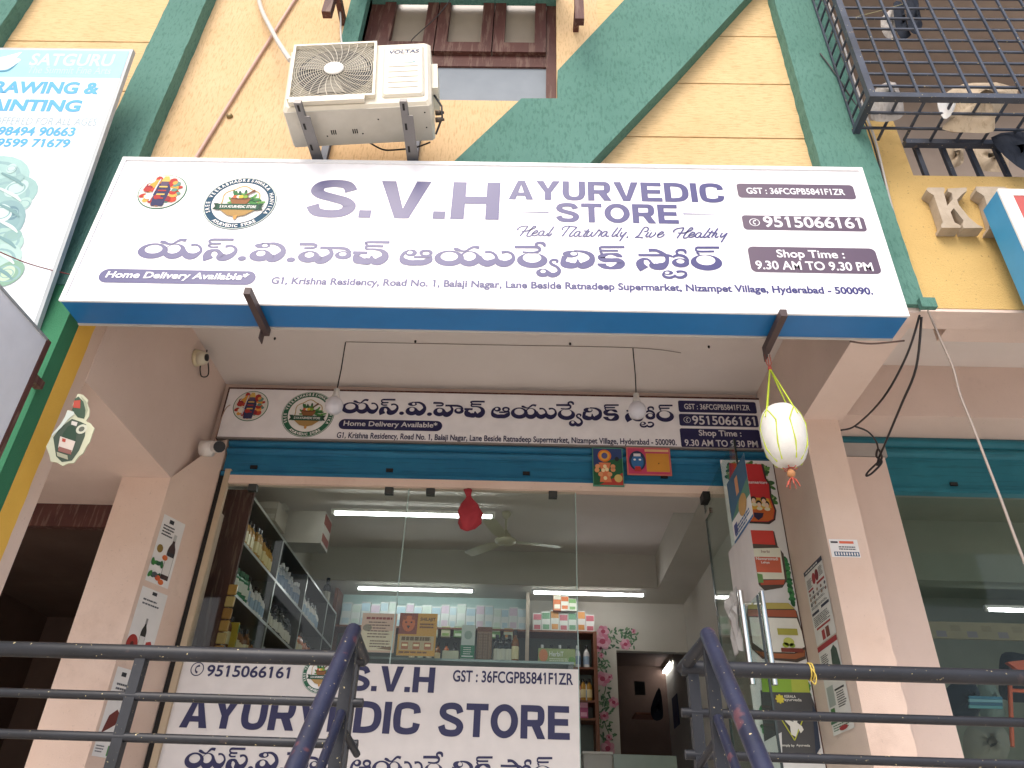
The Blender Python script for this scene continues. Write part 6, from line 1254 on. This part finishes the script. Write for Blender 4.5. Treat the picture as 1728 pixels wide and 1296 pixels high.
def hang(l, b, r_, tp, label, draw, y=5.04):
    P_ = pix(y); x0, z0 = P_(l, b); x1, z1 = P_(r_, tp); t = thing('poster', label, 'poster', (x0, y, z0)); pn = Panel((x0, y, z0), (1, 0, 0), (0, 0, 1), (0, -1, 0), .0012); mb = MB(); mb.box(x0, x1, y+.0005, y+.003, z0, z1, PAPER); mb.build('sheet', t); mb = MB(); draw(mb, pn, x1-x0, z1-z0); mb.build('print', t)
def d4(mb, pn, w, h):
    pn.rect(mb, 0, 0, w, h, 1, pm('#c9a392')); pn.rect(mb, .03*w, .05*h, .97*w, .55*h, 1.5, pm('#cdb9a0')); lines(mb, pn, .12*w, .9*w, .9*h, 1, .1*h, .06*h, 2, pm('#8c3a38'), 1); lines(mb, pn, .2*w, .88*w, .78*h, 6, .075*h, .03*h, 2, pm('#6d5048'), 2); pn.ell(mb, .18*w, .62*h, .13*w, .09*h, 2, pm('#8a7a6a')); lines(mb, pn, .3*w, .9*w, .3*h, 3, .07*h, .03*h, 2, pm('#6d5048'), 4); pn.poly(mb, [(.5*w, .1*h), (.95*w, .06*h), (.9*w, .16*h)], 2, pm('#7a5a44'))
hang(604, 1100, 671, 1036, 'pinkish printed sheet hung inside the glass, left of the golden one', d4)
def d5(mb, pn, w, h):
    pn.rect(mb, 0, 0, w, h, 1, pm('#b8842f')); pn.rect(mb, 0, .5*h, .48*w, h, 1.4, pm('#7a3422')); pn.ell(mb, .25*w, .75*h, .17*w, .19*h, 2, pm('#b85a28'))
    for sx in (-1, 1): pn.ell(mb, (.25+sx*.07)*w, .78*h, .03*w, .02*h, 2.6, pm('#2a1a14'), 10); pn.ell(mb, (.25+sx*.12)*w, .88*h, .06*w, .05*h, 2.2, pm('#8a4020'), 10)
    pn.poly(mb, [(.2*w, .7*h), (.3*w, .7*h), (.25*w, .62*h)], 2.6, pm('#3a201a')); pn.text(mb, 'SHILAJIT', .55*w, .8*h, .95*w, .9*h, 2, pm('#3a2414'), .02); lines(mb, pn, .55*w, .95*w, .76*h, 2, .07*h, .04*h, 2, pm('#6a4020'), 4); pn.rect(mb, .05*w, .13*h, .95*w, .46*h, 1.6, pm('#a89272'))
    lines(mb, pn, .1*w, .92*w, .44*h, 1, .1, .09*h, 2, pm('#5c4428'), 3)
    for u in (.2, .5, .8): pn.rect(mb, (u-.09)*w, .15*h, (u+.09)*w, .31*h, 2.2, pm('#9c5a3a')); pn.rect(mb, (u-.07)*w, .22*h, (u+.07)*w, .27*h, 2.6, pm('#d9c49a'))
    lines(mb, pn, .06*w, .94*w, .1*h, 1, .1, .04*h, 2, pm('#6a4020'), 5)
hang(668, 1106, 739, 1036, 'golden printed sheet with a lion face hung inside the glass', d5)
# flower painting on the back wall
Pw = pix(8.995); pw = wallpanel(0, 8.997, 0); FLW = thing('flower_painting', 'painted pink roses and green vines on the back wall beside the doorway', 'wall painting', (1.0, 8.995, 2.5))
mb = MB(); fx = lambda x, y: Pw(1000+x/5.061, 1040+y/5.061)
vine = [(90, 260), (80, 340), (110, 400), (70, 440), (100, 520), (110, 620), (90, 700), (130, 760), (100, 850), (110, 930), (140, 1010), (100, 1060), (150, 1110)]
pw.stroke(mb, [fx(*p)+(.012,) for p in vine], 1, pm('#4d6b4a')); pw.stroke(mb, [fx(*p)+(.012,) for p in ((100, 180), (170, 180), (240, 215), (300, 170), (370, 150))], 1.2, pm('#4d6b4a'))
r = random.Random(8)
for k in range(150):
    if r.random() < .68: i = r.randrange(len(vine)-1); f = r.random(); x, y = vine[i][0]*(1-f)+vine[i+1][0]*f+r.uniform(-55, 60), vine[i][1]*(1-f)+vine[i+1][1]*f
    else: x, y = r.uniform(110, 385), r.uniform(105, 270)
    u, v = fx(x, y); pw.ell(mb, u, v, .026, .011, 1.5+.004*k, pm(r.choice(['#3f6147', '#557a58', '#6d8c68'])), 8, r.uniform(0, 3.1))
mb.build('vines', FLW)
for k, (x, y, s_) in enumerate(((85, 215, 60), (90, 130, 45), (40, 265, 35), (280, 240, 40), (350, 128, 18), (85, 535, 52), (145, 520, 24), (75, 335, 20), (180, 735, 36), (100, 850, 32), (130, 1130, 50), (140, 1035, 22))):
    mb = MB(); u, v = fx(x, y); q = s_/5.061*.0074
    for j in range(6): a = j*1.05+k; pw.ell(mb, u+q*.5*math.cos(a), v+q*.5*math.sin(a), q*.62, q*.5, 3+.05*j+.4*(k % 2), pm(['#c98a9c', '#c47088', '#d3a0ae'][j % 3]), 12, a)
    pw.ell(mb, u, v, q*.4, q*.36, 3.9, pm('#a83a58'), 12); mb.build('rose', FLW)
# counter and back room things
P7 = pix(7.6); ct = thing('counter', 'low white counter with drawn panel below the flower painting', 'counter', (.9, 7.6, 1.25)); x0, z0 = P7(985, 1272); x1, _ = P7(1032, 1272); x2, _ = P7(1140, 1280)
mb = MB(); mb.box(x0, x1, 7.6, 8.1, 1.25, z0, pm('#c4c2bc', .4)); mb.box(x0-.01, x1+.01, 7.58, 8.12, z0, z0+.02, pm('#d6d3cc', .4)); mb.build('cabinet', ct)
mb = MB(); mb.box(x1+.012, x2, 7.55, 7.57, 1.25, z0-.0, pm('#9fb0a6', .25)); mb.build('front_panel', ct)
P11 = pix(11.5); mb = MB(); a, b = P11(1072, 1172), P11(1088, 1150); mb.box(a[0], b[0], 11.5, 11.53, a[1], b[1], pm('#2f3230')); tag(mb.build('picture_frame'), 'small dark framed picture in the back room', 'picture')
a, b = P11(1068, 1212), P11(1112, 1203); mb = MB(); mb.box(a[0], b[0], 11.2, 11.6, a[1], a[1]+.03, pm('#7a4a34')); tag(mb.build('wall_shelf'), 'brown wall shelf in the back room', 'shelf')
cloth('hanging_cloth', [(1112, 1160), (1118, 1190), (1118, 1212), (1104, 1215), (1098, 1196)], 11.0, CL, 'dark jacket hanging under the tube in the back room', .06, seed=12)
mb = MB(); q = atX(1140, 1200, 2.19); mb.box(2.185, 2.198, q.y-.2, q.y+.2, q.z-.2, q.z+.2, pm('#2a3a5c')); tag(mb.build('wall_picture'), 'dark blue picture on the right wall of the back room', 'picture')
# ------------------------------------------------------------------ next shop, seen through its glass
NG = thing('glass_shopfront', 'dim glass front of the next shop under the teal shutter', 'glass front', (3.6, 4.98, 1.25))
mb = MB(); mb.box(2.56, 3.75, 4.97, 4.98, 1.26, 3.9, GLASS); mb.build('pane', NG); mb = MB(); mb.box(3.756, 5.2, 4.97, 4.98, 1.26, 3.9, GLASS); mb.build('pane', NG); mb = MB(); mb.box(3.75, 3.756, 4.969, 4.981, 1.26, 3.9, ed); mb.build('glass_edge', NG)
a = atY(1668, 1029, 6.97); tube_light(a, a+Vector((1.2, 0, 0)), 'lit tube light inside the next shop at right', 'tube light in the next shop')
P65 = pix(6.6); a, b = P65(1560, 1076), P65(1740, 1053)
t = thing('patterned_board', 'cream printed board strip across the next shop', 'board', (a[0], 6.6, a[1])); mb = MB(); mb.box(a[0]-.2, b[0]+1, 6.6, 6.63, a[1], b[1], pm('#8f8468')); mb.build('strip', t)
mb = MB(); pb = Panel((0, 6.6, 0), (1, 0, 0), (0, 0, 1), (0, -1, 0), .002)
for i in range(22): u = a[0]-.15+.13*i; v = a[1]+.012+.05*(i % 2); pb.rect(mb, u, v, u+.085, v+.05, 1, pm(['#7d7578', '#867a5f'][i % 2]))
mb.build('print', t)
P6 = pix(6.0)
def blob(name, pts, y, m, label, th, cat): return cloth(name, pts, y, m, label, th, cat, 20)
blob('cloth_heap', [(1598, 1200), (1592, 1170), (1612, 1150), (1640, 1146), (1652, 1170), (1653, 1200), (1640, 1218), (1602, 1212)], 5.9, pm('#1e2a38', .8), 'dark rounded cloth heap low in the next shop window', .16, 'cloth')
mb = MB()
for k, c_ in enumerate(('#2f6a84', '#6f9aa4', '#2c5a74', '#4f8a90')): u0, v0 = P6(1602, 1192+5*k); u1, v1 = P6(1654, 1189+5*k); mb.box(u0, u1, 5.7, 5.72, v0, v1, pm(c_))
tag(mb.build('striped_cloth'), 'blue striped folded cloth in front of the dark heap', 'cloth')
blob('cloth_heap', [(1690, 1104), (1718, 1102), (1760, 1120), (1760, 1180), (1692, 1180), (1686, 1140)], 6.3, pm('#1a1d24', .8), 'black garments hanging behind the orange chair in the next shop', .1, 'cloth')
t = thing('plastic_chair', 'orange plastic chair in the next shop at the right edge', 'chair', tuple(atY(1710, 1200, 5.95))); OC = pm('#c4552c', .4); P595 = pix(5.95)
def bar(mb, p, q, w_): a = P595(*p); b = P595(*q); mb.tube([(a[0], 5.95, a[1]), (b[0], 5.95, b[1])], w_, OC, 8)
mb = MB(); q = [P595(*p) for p in ((1700, 1117), (1745, 1112), (1745, 1132), (1718, 1130))]; mb.prism(q, 5.95, 5.99, OC); mb.build('backrest', t)
mb = MB(); bar(mb, (1702, 1150), (1760, 1153), .022); bar(mb, (1706, 1165), (1760, 1168), .014); mb.build('seat', t)
for p, q in (((1704, 1150), (1708, 1260)), ((1735, 1152), (1742, 1262))): mb = MB(); bar(mb, p, q, .016); mb.build('leg', t)
blob('cloth_heap', [(1632, 1228), (1660, 1220), (1690, 1225), (1705, 1255), (1690, 1290), (1640, 1300), (1625, 1260)], 5.8, pm('#77746a', .8), 'pale spotted cloth heap at the bottom of the next shop window', .1, 'cloth')
blob('cloth_heap', [(1652, 1150), (1675, 1152), (1690, 1180), (1695, 1215), (1660, 1215), (1650, 1185)], 6.0, pm('#6f7d77', .8), 'pale green cloth between the dark heap and the orange chair', .08, 'cloth')

for k in range(13): x = Pb(693+k*14.5, 1118)[0]; put(['amber', 'green', 'dark'][k % 3] if k % 4 else 'orange', x, BY+.03, zsh[1], 'bottle in the mixed row on the middle shelf of the back rack', 'bottle', 'mixed bottles on the back rack', 1.2)
for k in range(8): x = Pb(905+k*12, 1149)[0]; put('white' if k % 3 else 'pink', x, BY+.04, zsh[2]+.0, 'white or pink bottle on the third shelf of the back rack', 'bottle', 'bottles on the third shelf of the back rack', 1.1)
for k, (px, c1, c2) in enumerate(((940, '#c9692f', '#e6dccb'), (953, '#e2ddd4', '#c9692f'), (966, '#d9d4c8', '#6f9a58'))): carton('carton', Pb(px, 1060)[0], BY-.02, zsh[0]+.22, .09, .08, .2-.03*k, pm(c1, .4), pm(c2), ['orange carton stacked on the short cartons of the back rack', 'white and orange carton stacked beside the orange one on the back rack', 'cream and green carton at the outer end of the stacked ones'][k], 'carton')
# clear bag and hinge fitting on the door
BAG = pm('#c9c6c4', .25, 0, .8)
t = thing('plastic_bag', 'crumpled pale plastic bag stuck to the open door left of the handles', 'bag', (XD-.03, 4.5, 2.7)); mb = MB(); r = random.Random(2); vs = []; nn = 7
a, b = atX(1228, 1010, XD-.02), atX(1246, 1100, XD-.02)
for j in range(nn):
    for i in range(5): vs.append((XD-.012-r.uniform(.0, .03), a.y-.22*i/4*(1-.3*j/nn)+r.uniform(-.02, .02), a.z+(b.z-a.z)*j/(nn-1)+r.uniform(-.015, .015)))
n0 = len(vs); vs += [(x+.006, y, z) for x, y, z in vs]; q = [(j*5+i, j*5+i+1, j*5+i+6, j*5+i+5) for j in range(nn-1) for i in range(4)]
mb.add(vs, q+[tuple(n0+k for k in reversed(f)) for f in q], BAG); mb.build('film', t)
mb = MB(); mb.box(XD-.03, XD+.02, 4.9, 5.005, 3.82, 3.88, DARK); mb.build('hinge_fitting', DR)
mb = MB(); mb.box(XD-.012, XD+.012, 4.86, 5.0, 3.70, 3.74, STEEL); mb.build('hinge_fitting', DR)
